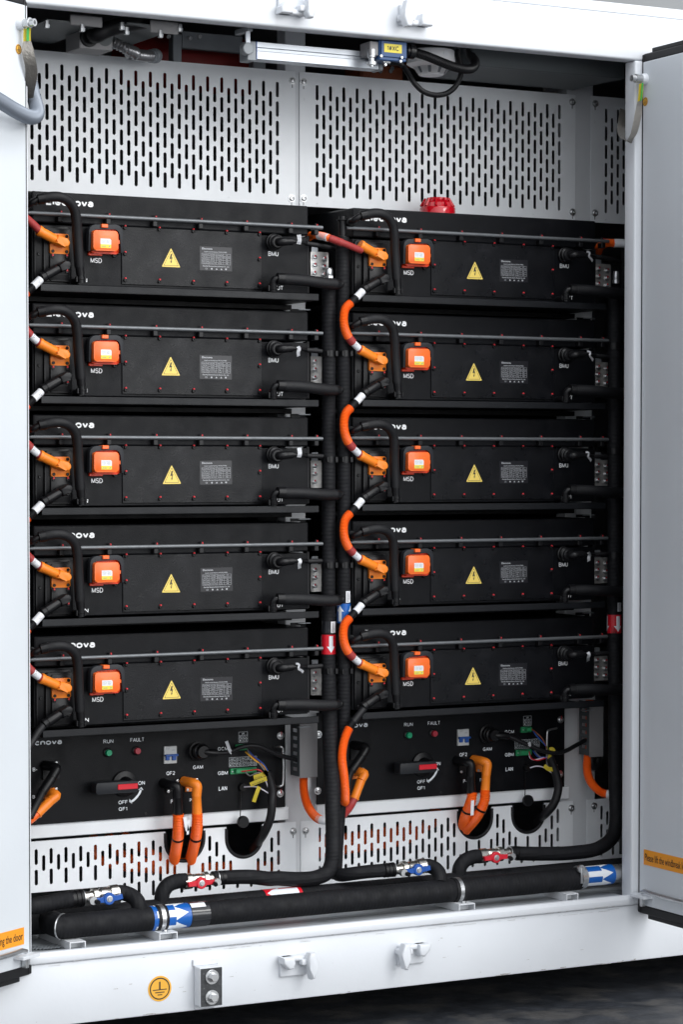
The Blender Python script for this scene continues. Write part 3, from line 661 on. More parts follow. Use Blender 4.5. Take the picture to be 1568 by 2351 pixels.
def vert_arrow(t, p, rad_, up, angs, ln, sw, hw):
    for a0 in angs:
        bm = NB(); s = 1 if up else -1
        wrap(bm, p, V((0,0,s)), V((0,-1,0)), rad_, [(-ln*.5,-sw,sw),(-ln*.2,-sw,sw),(ln*.12,-sw,sw)], a0)
        wrap(bm, p, V((0,0,s)), V((0,-1,0)), rad_, [(ln*.12,-hw,hw),(ln*.3,-hw*.5,hw*.5),(ln*.48,-.02,.02)], a0)
        obj('arrow', bm, M_gry, t)
def sticker(t, p, rad_, half):
    bm = NB(); wrap(bm, p, V((0,0,1)), V((0,-1,0)), rad_, [(-half,-.15,.85),(half,-.15,.85)], .0); st = obj('paper_label', bm, M_lab, t)
    bm = NB()
    for k in range(9):
        z = -half*.85+k*half*.19; wrap(bm, p, V((0,0,1)), V((0,-1,0)), rad_+.0003, [(z,.02,.02+random.uniform(.2,.28)),(z+half*.09,.02,.02+random.uniform(.2,.28))], 0, 3)
    for k in range(6):
        z = -half*.5+k*half*.16; wrap(bm, p, V((0,0,1)), V((0,-1,0)), rad_+.0003, [(z,.42,.50),(z+half*.1,.42,.50)], 0, 2)
    obj('printing', bm, M_inkb, st)
p1 = at('K',562,1428,YR); p1.x = at('K',565,1428,YR).x
bd = band(t, p1, .0262, .0192, M_redl, 'red_band'); vert_arrow(bd, p1, .0195, False, (.12, -1.9, 2.1), .045, .28, .62)
ps = at('K',595,1122,YR); band(t, V((p1.x, YR, ps.z)), .0158, .0188, M_clear, 'clear_film'); sticker(t, V((p1.x, YR, ps.z)), .0192, .0152)
p2 = at('K',832,880,YR); bd = band(t2, p2, .0262, .0187, M_blue, 'blue_band'); vert_arrow(bd, p2, .0190, True, (.85, -1.05, 2.6), .043, .26, .60)
ps = at('K',836,590,YR); sticker(t2, V((p2.x, YR, ps.z)), .0184, .0155)
for yy in (812, 1055, 1297, 1540):
    for tt, xx, rr_ in ((t, 754.5, .0205), (t2, 789, .0198)):
        p = q(xx, yy, YR); bm = lathe(NB(), p-V((0,0,.0085)), p+V((0,0,.0085)), [(0,rr_),(1,rr_)], 22)
        box(bm, p.x-.004+.012, p.x+.004+.012, YR-.024, YR-.012, p.z-.0075, p.z+.0075, .001, 1); box(bm, p.x-.016, p.x-.010, YR-.021, YR-.010, p.z-.0075, p.z+.0075, .001, 1)
        obj('pipe_clamp', bm, M_plast, tt, True)
# far right risers seen in the gap beside the post
q2 = lambda x, y, Y: at('n', x/.680556, y/.680556, Y)
t3 = thing('riser_pipe', 'insulated riser next to the right jamb bending left to the far red valve', 'insulated pipe', (1.5, 0, -.2))
pts = [q2(1412,660,YR), q2(1412,1000,YR), q2(1411,1400,YR), q2(1413,1650,YR-.01), q2(1413,1780,YR-.03), at('Q',985,60,-.07), at('Q',955,190,-.09), at('Q',830,290,-.11), at('Q',600,330,-.12), at('Q',350,338,-.12), at('Q',110,335,-.118)]
obj('insulation', TB(pts, .0195, 20, .01), M_tape, t3, True)
p3 = at('r4',0,0,0); p3 = q2(1411.3,1432,YR); bd = band(t3, p3, .0262, .0206, M_redl, 'red_band'); vert_arrow(bd, p3, .0210, False, (.05, -1.9, 2.0), .045, .28, .62)
pz = q2(1416,1393,YR); sticker(t3, V((p3.x, YR, pz.z)), .0203, .0125)
t4 = thing('riser_pipe', 'insulated riser half hidden behind the right jamb', 'insulated pipe', (1.54, 0, 0))
pts = [V((p3.x+.042, YR, .02)), V((p3.x+.042, YR, -.8)), V((p3.x+.042, YR, -1.72))]
obj('insulation', TB(pts, .018, 18, .02), M_tape, t4, True)
for yy in (795, 1035, 1275, 1500):
    p = q2(1412, yy, YR); obj('pipe_clamp', lathe(NB(), p-V((0,0,.0085)), p+V((0,0,.0085)), [(0,.0212),(1,.0212)], 22), M_plast, t3, True)
a = at('L',1150,1130,YR); bm = lathe(NB(), a, a+V((0,0,.034)), [(0,.0105),(.3,.0105),(.31,.0085),(.36,.0090),(.85,.0090),(1,.0075)], 12); obj('air_vent', bm, M_steel, t3, True)
# ================================================================== HEADER PIPES AND VALVES ON THE FLOOR
HY, HZ, HR = -.222, -1.7390, .0305
RY, RZ = -.118, -1.7420
t = thing('header_pipe', 'front insulated header pipe with blue flow arrows along the sill', 'insulated pipe', (0.4, HY, HZ))
xl = at('M',262,640,HY-HR).x+HR; xr = at('Q',660,540,HY).x
bm = NB(); N_ = 28; rings = []
cs = [(HR*cos(2*pi*k/N_), HR*sin(2*pi*k/N_)) for k in range(N_)]
for x in [xr-(xr-xl-.06)*i/90 for i in range(91)]: rings.append([bm.verts.new((x, HY+a, HZ+b)) for a, b in cs])
mit = [V((xl+a, HY+a, HZ+b)) for a, b in cs]; rings.append([bm.verts.new(p) for p in mit])
for y in (.08, .3, .6): rings.append([bm.verts.new((xl+a, HY+y, HZ+b)) for a, b in cs])
for i in range(len(rings)-1):
    for k in range(N_): bm.faces.new((rings[i][k], rings[i+1][k], rings[i+1][(k+1)%N_], rings[i][(k+1)%N_]))
bm.faces.new(rings[0]); bm.faces.new(rings[-1][::-1]); bmesh.ops.recalc_face_normals(bm, faces=bm.faces)
obj('insulation', bm, M_tapex, t, True)
obj('seam_tape', TB(mit+[mit[0]], .0022, 8, .006), M_steel, t, True)
obj('steel_stub', cyl(NB(), V((xr, HY, HZ+.004)), V((xr+.35, HY, HZ+.004)), .0255, n=22), M_steel, t, True)
def flow_band(x0, x1, r, m, a0, z=HZ, y=HY):
    bd = obj('arrow_band', lathe(NB(), V((x0, y, z)), V((x1, y, z)), [(0,r),(1,r)], 28), m, t, True)
    ln = x1-x0; c = V((x0, y, z)); ax = V((1,0,0))
    for k in range(5):
        a = a0+k*2*pi/5+random.uniform(-.04,.04); bm = NB(); wrap(bm, c, ax, V((0,-1,0)), r+.0004, [(ln*.08,-.29,.27),(ln*.35,-.28,.28),(ln*.58,-.28,.29)], a)
        wrap(bm, c, ax, V((0,-1,0)), r+.0004, [(ln*.58,-.60,.58),(ln*.74,-.31,.30),(ln*.91,-.02,.02)], a); obj('arrow', bm, M_gry, bd)
x0 = at('N',130,760,HY-HR).x; x1 = at('N',525,740,HY-HR).x
flow_band(x0, x1, HR+.0006, M_blue, -.40)
xc = at('N',725,720,HY-HR).x; obj('clear_film', lathe(NB(), V((x1+.001, HY, HZ)), V((xc, HY, HZ)), [(0,HR+.0012),(1,HR+.0009)], 28), M_clear, t, True)
bm = NB(); wrap(bm, V((x1, HY, HZ)), V((1,0,0)), V((0,-1,0)), HR+.0018, [(.002,-1.25,-.75),(xc-x1-.01,-1.25,-.75)]); obj('paper_label', bm, M_lab, t)
x0 = at('Q',705,520,HY-.026).x; x1 = at('Q',985,500,HY-.026).x
flow_band(x0, x1, .0275, M_blue, -.38, HZ+.004)
bm = lathe(NB(), V((xr-.006, HY, HZ+.003)), V((xr+.012, HY, HZ+.003)), [(0,HR+.002),(1,HR+.002)], 26); obj('end_clamp', bm, M_steel, t, True)
a = at('Q',678,470,HY-.03); bm = lathe(NB(), a+V((0,.004,0)), a+V((0,-.004,0)), [(0,.011),(1,.011)], 14); box(bm, a.x-.003, a.x+.003, a.y-.006, a.y, a.z-.04, a.z+.002, .001, 1); obj('clamp_latch', bm, M_steel, t, True)
t = thing('header_pipe', 'rear insulated header pipe with red arrow band behind the front one', 'insulated pipe', (0.5, RY, RZ))
obj('insulation', TB([V((-.5, RY, RZ)), V((.3, RY, RZ)), V((1.0, RY, RZ)), V((2.0, RY, RZ))], HR, 24, .012), M_tapex, t, True)
x0 = at('N',1305,500,RY-.02).x; x1 = at('O',375,630,RY-.02).x
ln = x1-x0; bd = obj('arrow_band', lathe(NB(), V((x0, RY, RZ)), V((x1, RY, RZ)), [(0,HR+.0008),(1,HR+.0008)], 28), M_redl, t, True)
bm = NB(); wrap(bm, V((x0, RY, RZ)), V((1,0,0)), V((0,-1,0)), HR+.0014, [(ln*.9,-.42,.42),(ln*.6,-.42,.42),(ln*.4,-.42,.42)], -.85); wrap(bm, V((x0, RY, RZ)), V((1,0,0)), V((0,-1,0)), HR+.0014, [(ln*.4,-.7,.7),(ln*.2,-.35,.35),(ln*.05,-.02,.02)], -.85); obj('arrow', bm, M_gry, bd)
def ball_valve(label, a, b, hub, m, flip, grp='butterfly valves on the floor pipes'):
    """a -> b along the pipe (a = ferrule side)"""
    a = V(a); b = V(b); d = (b-a).normalized(); L = (b-a).length; t = thing('ball_valve', label, 'valve', a, grp)
    up = V((0,0,1)); 
    obj('body', lathe(NB(), a, b, [(0,.0135),(.28,.0135),(.30,.0175),(.30,.0205),(.42,.0205),(.43,.0165),(.50,.0155),(.52,.0175),(.74,.0175),(.76,.0165),(.78,.0205),(1,.0205)], 12), M_nick, t, True)
    e = a+d*(L*.17)+V((0,-.012,-.004)); 
    bm = lathe(NB(), e, e+V((0,-.026,0)), [(0,.0085),(.5,.0085),(.52,.0105),(1,.0105)], 8); obj('drain_plug', bm, M_steel, t)
    obj('drain_cap', lathe(NB(), e+V((.006*(1 if not flip else -1),-.020,-.002)), e+V((.010*(1 if not flip else -1),-.034,-.004)), [(0,.0065),(1,.006)], 8), M_plast, t, True)
    h = V(hub); 
    obj('stem', cyl(NB(), V((h.x, a.y, h.z)), h, .0075, n=10), M_nick, t)
    bm = lathe(NB(), h+V((0,.004,0)), h+V((0,-.007,0)), [(0,.0155),(.8,.0155),(1,.0135)], 18)
    tx = V((d.x, 0, d.z)).normalized(); n_ = V((-tx.z, 0, tx.x)); hd = obj('handle', bm, m, t, True)
    bm = NB()
    for s in (-1, 1):
        poly = [h+tx*(s*.010)+n_*.0075, h+tx*(s*.022)+n_*.0050, h+tx*(s*.036)+n_*.0068, h+tx*(s*.0375)-n_*.0055, h+tx*(s*.022)-n_*.0055, h+tx*(s*.010)-n_*.0085]
        prism(bm, [(p.x, p.z) for p in poly], h.y-.005, h.y+.003, .001, 1)
    obj('wing', bm, m, hd)
    bm = lathe(NB(), h+V((0,-.006,0)), h+V((0,-.010,0)), [(0,.0085),(.3,.0085),(.35,.0062),(1,.0055)], 8); obj('nut', bm, M_steel, hd)
    return t
def ferr(t, a, b, r):
    obj('hose_end', lathe(NB(), a, b, [(0,r),(.28,r),(.3,r-.001),(.34,r+.0006),(.62,r+.0006),(.66,r-.001),(.70,r+.0006),(.93,r+.0006),(.95,r-.002),(1,r-.002)], 20), M_plast, t, True)
    obj('hose_clip', lathe(NB(), b+(a-b)*.06, b+(a-b)*.02, [(0,r+.0012),(1,r+.0012)], 20), M_steel, t, True)
# left blue valve
VY = -.185
t = thing('floor_hose', 'insulated hose reaching from behind the left door to the near blue valve', 'hose', at('M',200,450,VY))
obj('insulation', TB([at('M',-300,530,VY), at('M',-60,505,VY), at('M',120,478,VY), at('M',300,440,VY), at('M',440,418,VY)], .0205, 20), M_tapex, t, True)
ferr(t, at('M',430,420,VY), at('M',560,405,VY), .0212)
ball_valve('ball valve with blue butterfly handle beside the left door', at('M',545,405,VY), at('M',925,345,VY), at('M',832,412,VY-.03), M_bluep, False)
t = thing('branch_elbow', 'insulated elbow from the near blue valve into the front header', 'pipe elbow', at('M',1050,380,VY))
obj('insulation', TB([at('M',905,350,VY), at('M',990,352,VY), at('M',1085,390,VY-.015), at('M',1140,450,VY-.03), at('M',1160,540,HY+.004)], .0195, 20), M_tapex, t, True)
# left red valve (end of the front riser)
VR = -.118
t = thing('branch_elbow', 'insulated elbow from the near red valve into the rear header', 'pipe elbow', at('N',300,420,VR))
obj('insulation', TB([at('N',455,378,VR), at('N',370,385,VR), at('N',270,425,VR), at('N',215,500,VR), at('N',200,600,VR)], .0195, 20), M_tapex, t, True)
ball_valve('ball valve with red butterfly handle above the blue arrow band', at('N',790,352,VR), at('N',430,392,VR), at('N',617,403,VR-.03), M_redp, True)
ferr(ORGT := thing('hose_coupling', 'black ferrule joining the front riser to the near red valve', 'coupling', at('N',850,345,VR)), at('N',905,345,VR), at('N',780,352,VR), .0185)
# middle blue valve (end of the rear riser)
VY = -.178
ferr(thing('hose_coupling', 'black ferrule joining the rear riser to the middle blue valve', 'coupling', at('O',1290,425,VY)), at('O',1235,430,VY), at('O',1345,418,VY), .0188)
ball_valve('ball valve with blue butterfly handle in the middle of the sill', at('P',70,490,VY), at('P',412,440,VY), at('P',345,482,VY-.03), M_bluep, False)
t = thing('branch_elbow', 'insulated elbow from the middle blue valve into the front header', 'pipe elbow', at('P',520,440,VY))
obj('insulation', TB([at('P',400,445,VY), at('P',470,445,VY), at('P',540,480,VY-.015), at('P',575,540,VY-.03), at('P',580,620,HY+.004)], .0190, 20), M_tapex, t, True)
# right red valve
t = thing('branch_elbow', 'insulated elbow from the far red valve into the rear header', 'pipe elbow', at('P',850,380,VR))
obj('insulation', TB([at('P',1010,340,VR), at('P',930,348,VR), at('P',840,390,VR), at('P',790,460,VR), at('P',775,560,VR)], .0195, 20), M_tapex, t, True)
ball_valve('ball valve with red butterfly handle nearest the right jamb', at('P',1330,305,VR), at('P',990,340,VR), at('P',1168,352,VR-.03), M_redp, True)
ferr(thing('hose_coupling', 'black ferrule joining the right riser to the far red valve', 'coupling', at('P',1370,305,VR)), at('P',1420,303,VR), at('P',1310,308,VR), .0185)
# pipe brackets on the floor
def bracket(label, z, x0, x1, ytop, clamp=True, h=.022, w=None):
    Yf = FR+.028; a = at(z, x0, ytop, Yf); b = at(z, x1, ytop, Yf); zt = HZ-HR+.0005 if w is None else w
    t = thing('pipe_bracket', label, 'bracket', (a.x, Yf, zt)); X0, X1 = a.x, b.x
    th = .0025; bm = NB()
    box(bm, X0, X1, Yf, RY+.05, zt-th, zt); zf = -1.7895
    box(bm, X0, X0+th, Yf, RY+.05, zf, zt-th-.0001); box(bm, X1-th, X1, Yf, RY+.05, zf, zt-th-.0001); box(bm, X0+th, X1-th, Yf+.03, Yf+.032, zf, zt-th-.0001)
    obj('channel', bm, M_alu if False else M_post, t)
    if clamp:
        xm = (X0+X1)/2-.002
        bm = lathe(NB(), V((xm-.014, HY, HZ)), V((xm+.014, HY, HZ)), [(0,HR+.0022),(1,HR+.0022)], 28); cl = obj('clamp_rubber', bm, M_rub, t, True)
        bm = lathe(NB(), V((xm-.0055, HY, HZ)), V((xm+.0055, HY, HZ)), [(0,HR+.0034),(1,HR+.0034)], 28); obj('clamp_strap', bm, M_steel, t, True)
        bm = lathe(NB(), V((xm, HY-.034, zt)), V((xm, HY-.034, zt+.005)), [(0,.0085),(.4,.0085),(.45,.006),(1,.005)], 10); obj('clamp_bolt', bm, M_steel, t)
bracket('grey channel bracket strapped round the blue arrow band', 'N', 178, 370, 925)
bracket('grey channel bracket with strap below the middle blue valve', 'P', 782, 952, 830)
bracket('small grey channel bracket by the floor opening at the left door', 'M', 420, 590, 900, False, w=-1.7700)
bracket('small grey channel bracket by the right end of the header', 'Q', 552, 655, 695, False, w=-1.7690)
# ================================================================== PERFORATED PANELS
def slot_panel(name, label, x0, x1, z0, z1, Y, xs, pitch, rows_fn, slot_w, slot_h, cuts=(), bottom=None, seams=None):
    """sheet x0..x1, z0..z1; xs: slot columns (x, kind); cuts: (xa, xb, zbottom) U-shaped notches from the top edge"""
    bm = NB(); th = .002; r = slot_w/2
    polys = []; loops = []
    def ucut(x):
        for xa, xb, zb in cuts:
            if xa < x < xb:
                R = (xb-xa)/2; dx = x-(xa+xb)/2; return zb+R-math.sqrt(max(0, R*R-dx*dx))
        return None
    edges = sorted(xs); bounds = []
    prev = x0
    for i, (x, k) in enumerate(edges):
        a = x-pitch/2; b = x+pitch/2
        if a > prev+1e-5: bounds.append((prev, a, None, None))
        bounds.append((max(a, prev), b, x, k)); prev = b
    if x1 > prev+1e-5: bounds.append((prev, x1, None, None))
    for a, b, x, k in bounds:
        zb_ = z0 if bottom is None else bottom((a+b)/2)
        top = [(a, z1), (b, z1)]; zt = z1
        # notch
        pts = []; hit = False
        ss = sorted({a, b} | {a+(b-a)*i/12 for i in range(13)} | {c for ca in cuts for c in (ca[0], ca[1]) if a < c < b})
        cutpts = []
        for s in ss:
            for e in (-1e-6, 1e-6):
                if not (a <= s+e <= b): continue
                zc = ucut(s+e); cutpts.append((s, z1 if zc is None else zc)); hit = hit or zc is not None
        if hit:
            out = []
            for p in cutpts:
                if not out or hypot(p[0]-out[-1][0], p[1]-out[-1][1]) > 2e-6: out.append(p)
            top = out; zt = min(p[1] for p in out)
        sl = []
        if x is not None:
            for zc in rows_fn(k):
                if zc+slot_h/2 < zt-.006 and zc-slot_h/2 > zb_+.008: sl.append(zc)
        sl.sort(reverse=True)
        zcur = zt
        if hit:
            zf = zt-.003; polys.append([(a, zf), (b, zf)]+top[::-1]); zcur = zf
        for zc in sl:
            za, zb = zc+slot_h/2+.004, zc-slot_h/2-.004
            if zcur > za+1e-6: polys.append([(a, za), (b, za), (b, zcur), (a, zcur)])
            n = 6; hh = slot_h/2-r
            left = [(x, zc-hh-r)]+[(x-r*sin(t), zc-hh-r*cos(t)) for t in [pi/2*i/n for i in range(1, n+1)]]+[(x-r*cos(t), zc+hh+r*sin(t)) for t in [pi/2*i/n for i in range(0, n+1)]]
            right = [(2*x-p[0], p[1]) for p in left]
            polys.append([(a, zb), (x, zb)]+left+[(x, za), (a, za)])
            polys.append([(x, zb), (b, zb), (b, za), (x, za)]+right[::-1])
            loops.append(left+right[::-1][1:-1]); zcur = zb
        if zcur > zb_+1e-6: polys.append([(a, zb_), (b, zb_), (b, zcur), (a, zcur)])
    def fc(ps, yy, rev):
        vs = [bm.verts.new((p[0], yy, p[1])) for p in ps]
        bm.faces.new(vs[::-1] if rev else vs)
    for ps in polys:
        ar = sum(ps[i][0]*ps[(i+1)%len(ps)][1]-ps[(i+1)%len(ps)][0]*ps[i][1] for i in range(len(ps)))
        if ar < 0: ps = ps[::-1]
        fc(ps, Y, False); fc(ps, Y+th, True)
    for lp in loops:
        n = len(lp); f = [bm.verts.new((p[0], Y, p[1])) for p in lp]; g = [bm.verts.new((p[0], Y+th, p[1])) for p in lp]
        for i in range(n): bm.faces.new((f[i], f[(i+1)%n], g[(i+1)%n], g[i]))
    if not cuts:
        for a, b in (((x0,z1),(x1,z1)), ((x1,z0),(x0,z0)), ((x1,z1),(x1,z0)), ((x0,z0),(x0,z1))):
            vs = [bm.verts.new((a[0],Y,a[1])), bm.verts.new((b[0],Y,b[1])), bm.verts.new((b[0],Y+th,b[1])), bm.verts.new((a[0],Y+th,a[1]))]; bm.faces.new(vs)
    t = thing(name, label, 'panel', (x0, Y, z0), 'perforated sheet panels')
    obj('sheet', bm, M_panel, t); return t
PY = .16
UPZ = lambda k: [.4097-.0523*i for i in range(6)] if k == 0 else [.3833-.0523*i for i in range(5)]
def cols(xl, n, pitch): return [(xl+i*pitch/2, i % 2) for i in range(2*n-1)]
def fixing(t, z, x, y, Y=PY):
    p = at(z, x, y, Y); bm = NB(); bolt_washer(bm, p.x, p.z, Y, .0105); obj('screw', bm, M_steel, t, True)
    obj('pen_mark', BX(p.x-.001, p.x+.001, Y-.0004, Y, p.z-.019, p.z-.009), M_inkb, t)
t = slot_panel('perforated_panel', 'perforated panel above the left column of packs', -.38, .5805, .0995, .462, PY, cols(.5254-.0419*20, 21, .0419), .02095, UPZ, .0095, .0412)
for a in (('V',582,603), ('r1',1338,911)): fixing(t, *a)
t = slot_panel('perforated_panel', 'perforated panel behind the red alarm above the right column of packs', .5935, 1.4956, .0995, .4625, PY, cols(.6477, 20, .04172), .02086, UPZ, .0094, .0412)
for a in (('V',702,617), ('X',122,948), ('r1',1393,911)): fixing(t, *a)
p = at('r2',1062,130+0,PY); fixing(t, 'n', 1152+1062/1.3611, 620+130/1.3611)
t = slot_panel('perforated_panel', 'narrow strip of perforated panel beside the right jamb at the top', 1.55, 2.4, .0995, .464, PY, cols(1.6037, 18, .0418), .0209, UPZ, .0094, .0412)
fixing(t, 'X', 423, 968); fixing(t, 'n', 1152+1165/1.3611, 620+134/1.3611)
LOZ = lambda k: [-1.6246-.0537*i for i in range(3)] if k == 0 else [-1.6418-.0537*i for i in range(3)]
def ucut_from(z, xa, xb, yb):
    a, b, c = at(z, xa, 0, PY), at(z, xb, 0, PY), at(z, (xa+xb)/2, yb, PY); return (a.x, b.x, c.z)
cL = [ucut_from('G', 112, 520, 1560+22), ucut_from('G', 760, 1140, 1540)]
cR = [ucut_from('I', 212, 566, 1400), ucut_from('I', 785, 1120, 1342)]
t = slot_panel('perforated_panel', 'perforated panel under the left control box with two cable notches', -.38, .5805, -1.765, -1.5835, PY, cols(-.184-.042*4, 22, .04185), .020925, LOZ, .0092, .0412, cL, lambda x: -1.7175 if x < .063 else -1.765)
fixing(t, 'H', 112, 1780)
trims = [(t, c) for c in cL]
t = slot_panel('perforated_panel', 'perforated panel under the right control box with two cable notches', .5961, 1.4956, -1.765, -1.5835, PY, cols(.7375-.0415*2, 20, .0415), .02075, LOZ, .0092, .0412, cR)
fixing(t, 'H', 275, 1775); fixing(t, 'I', 1405, 1085)
trims += [(t, c) for c in cR]
t = slot_panel('perforated_panel', 'narrow strip of perforated panel beside the right jamb at the bottom', 1.5455, 2.4, -1.765, -1.5835, PY, cols(1.5973, 18, .0415), .02075, LOZ, .0092, .0412)
fixing(t, 'J', 655, 1925)
for t, (xa, xb, zb) in trims:
    R = (xb-xa)/2; cx = (xa+xb)/2
    pts = [V((xa, PY+.001, -1.588)), V((xa, PY+.001, -1.60))] if zb+R < -1.603 else [V((xa, PY+.001, -1.590))]
    pts += [V((cx-R*cos(a), PY+.001, zb+R-R*sin(a))) for a in [pi*i/10 for i in range(0 if zb+R < -1.61 else 1, 10)]]
    pts += [V((xb, PY+.001, zb+R)), V((xb, PY+.001, -1.588))] if zb+R < -1.600 else [V((xb, PY+.001, -1.59))]
    obj('edge_trim', TB(pts, .0052, 10, .006), M_rub, t, True)
# ================================================================== CONTROL BOXES
CY = .14; C2 = .915
def control_box(col):
    dx = V((col*C2, 0, 0.0)); loc = V((.15, CY, -1.43))+dx
    t = thing('control_box', ('left' if col == 0 else 'right')+' black control box with rotary switch under the '+('left' if col == 0 else 'right')+' column of packs', 'control box', loc, 'black control boxes under the packs')
    R_ = 1 if col else 0
    g = lambda z, x, y, Y=CY: at(z, x, y, Y)+dx
    def T(s, z, x0, y0, x1, y1, bold=0.004, nm='lettering'):
        a, b = g(z, x0, y0), g(z, x1, y1); bm = NB(); face_text(bm, s, (a.x, a.z), (b.x, b.z), CY-.0004, bold); obj(nm, bm, M_gry, t)
    xr = g('G',1386,600).x; xl = -.28+dx.x
    obj('front_panel', BX(xl, xr, CY, CY+.004, -1.5375, -1.285, .0008, 1), M_black, t)
    obj('housing', BX(xl+.02, xr-.03, CY+.004, .8, -1.53, -1.30), M_dark, t)
    a = g('F',398,405); T('Elecnova', 'F', -30, 432, 398, 350, .016, 'logo_lettering')
    T('RUN','F',838,403,943,356); T('FAULT','F',1123,387,1270,337); T('ON','F',1207,842,1277,796); T('OFF','F',998,1046,1095,1000); T('QF1','F',1000,1116,1090,1072)
    T('B-','F',90,698,138,655); T('B+','F',88,984,138,945)
    T('QF2','G',125,676,217,630); T('GAM','G',408,612,513,566); T('GCM','G',670,416,778,372); T('GBM','G',672,674,776,628); T('LAN','G',680,840,768,788)
    T('P-','G',172,974,212,930); T('P+','G',372,958,412,918)
    for nm, m, x, y in (('run_lamp', M_lgrn, 890, 500), ('fault_lamp', M_lred, 1195, 480)):
        p = g('F', x, y, CY-.006); lp = obj(nm, lathe(NB(), V((p.x, CY-.004, p.z)), V((p.x, CY-.014, p.z)), [(0,.0088),(.8,.0088),(1,.0078)], 18), m, t, True)
        obj('bezel', lathe(NB(), V((p.x, CY, p.z)), V((p.x, CY-.005, p.z)), [(0,.0125),(.7,.0125),(1,.0105)], 18), M_plast, lp, True)
    # rotary switch
    p = g('F', 1055, 825); k = obj('switch_base', lathe(NB(), p, p+V((0,-.010,0)), [(0,.0345),(.9,.0345),(1,.033)], 32), M_plast, t, True)
    Yk = CY-.055; a = g('F', 765, 940, Yk); b = g('F', 1195, 800, Yk)
    obj('knob', PR(rrect(a.x, b.x+.002, a.z-.001, b.z+.001, .004), Yk, CY-.02, .002), M_knob, k, True)
    obj('knob_neck', lathe(NB(), p+V((0,-.01,0)), p+V((0,-.05,0)), [(0,.020),(1,.014)], 18), M_plast, k, True)
    a = g('F', 990, 893, Yk); b = g('F', 1202, 822, Yk); kr = obj('red_insert', BX(a.x, b.x, Yk-.0025, Yk, a.z, b.z, .001, 1), M_redl, k)
    bm = NB()
    c = g('F', 1020, 840); P_ = [g('F', x, y) for x, y in ((1238,880),(1222,925),(1195,965),(1160,1000),(1125,1022))]
    sp, L = smooth_path(P_, .003); rows = []
    for i, c_ in enumerate(sp):
        d = (sp[min(i+1,len(sp)-1)]-sp[max(i-1,0)]).normalized(); s = V((-d.z,0,d.x))*.0030; rows.append((bm.verts.new(V((c_.x,CY-.0004,c_.z))-s), bm.verts.new(V((c_.x,CY-.0004,c_.z))+s)))
    for i in range(len(rows)-1): bm.faces.new((rows[i][0], rows[i][1], rows[i+1][1], rows[i+1][0]))
    for tri_ in (((1207,893),(1240,862),(1262,893)), ((1115,985),(1112,1020),(1143,1040))):
        bm.faces.new([bm.verts.new(V((g('F',x,y).x, CY-.0004, g('F',x,y).z))) for x, y in tri_])
    obj('arrow', bm, M_gry, t)
    # breaker
    a = g('G',104,556,CY-.006); b = g('G',238,364,CY-.006); br = obj('breaker', BX(a.x, b.x, CY-.006, CY+.002, a.z, b.z, .001, 1), M_breaker, t)
    a = g('G',112,478,CY-.010); b = g('G',252,450,CY-.014); bm = BX(a.x, b.x, CY-.016, CY-.005, a.z, b.z, .0008, 1)
    for x0, x1 in ((122,160),(190,230)):
        c = g('G',x0,518,CY-.010); d = g('G',x1,470,CY-.010); box(bm, c.x, d.x, CY-.012, CY-.005, c.z, d.z, .0008, 1)
    obj('toggle', bm, M_bluep, br)
    bm = NB()
    for k_, (s, x0, y0, x1, y1) in enumerate((('C25',112,400,148,385),('2P 230V',112,378,156,370),('6000',172,412,205,400))):
        a = g('G',x0,y0); b = g('G',x1,y1); face_text(bm, s, (a.x, a.z), (b.x, b.z), CY-.0064)
    obj('printing', bm, M_gsteel, br)
    # signal socket GAM
    p = g('G',455,420); obj('signal_socket', lathe(NB(), p, p+V((0,-.026,0)), [(0,.0265),(.2,.0265),(.25,.022),(.7,.022),(.75,.0195),(1,.0185)], 20), M_plast, t, True)
    # terminal tables
    def tab(x0, y0, x1, y1, rows):
        a = g('G',x0,y1); b = g('G',x1,y0); bm = NB(); n = len(rows); H = (b.z-a.z); W = b.x-a.x
        zs = [b.z-H*i/n for i in range(n+1)]
        lines(bm, [(a.x, z, b.x, z) for z in zs], CY-.0002, .0006)
        for i, row in enumerate(rows):
            tot = sum(w for _, w in row); x = a.x
            for s, w in row:
                cw = W*w/tot; lines(bm, [(x, zs[i], x, zs[i+1])], CY-.0002, .0006)
                tw = min(cw*.72, .0026*len(s)); face_text(bm, s, (x+(cw-tw)/2, zs[i+1]+H/n*.24), (x+(cw+tw)/2, zs[i]-H/n*.24), CY-.0004); x += cw
            lines(bm, [(b.x, zs[i], b.x, zs[i+1])], CY-.0002, .0006)
        obj('terminal_table', bm, M_gry, t)
    tab(893,214,985,327, [[('UPS',1)], [('PE',1),('N',1),('L',1)], [('1',1),('2',1),('3',1)]])
    tab(790,472,1082,588, [[('CAN0',2),('CAN2',2),('CAN1',2),('DO1',2),('/',1),('/',1)], [(s,1) for s in 'HLHLHL']+[('/ - \\',2),('/',1),('/',1)], [(str(i),1) for i in range(1,11)]])
    def term(x0, y0, x1, y1, xa, xb):
        a = g('G',x0,y1,CY-.008); b = g('G',x1,y0,CY-.008); bm = BX(a.x, b.x, CY-.008, CY, a.z, b.z, .0008, 1); tb = obj('terminal_block', bm, M_grn, t)
        c = g('G',xa,y1,CY-.02); d = g('G',xb,y0,CY-.02); bm = BX(c.x, d.x, CY-.022, CY-.008, a.z+.004, b.z-.001, .001, 1); obj('terminal_plug', bm, M_grn, tb)
        obj('terminal_screw', lathe(NB(), V((a.x+.005, CY-.008, (a.z+b.z)/2)), V((a.x+.005, CY-.010, (a.z+b.z)/2)), [(0,.0022),(1,.0022)], 8), M_steel, tb)
    if col == 0: term(866,345,985,415, 900, 980); term(808,590,1082,668, 866, 1078)
    else: term(866,335,985,405, 925, 985); term(808,590,985,668, 850, 980)
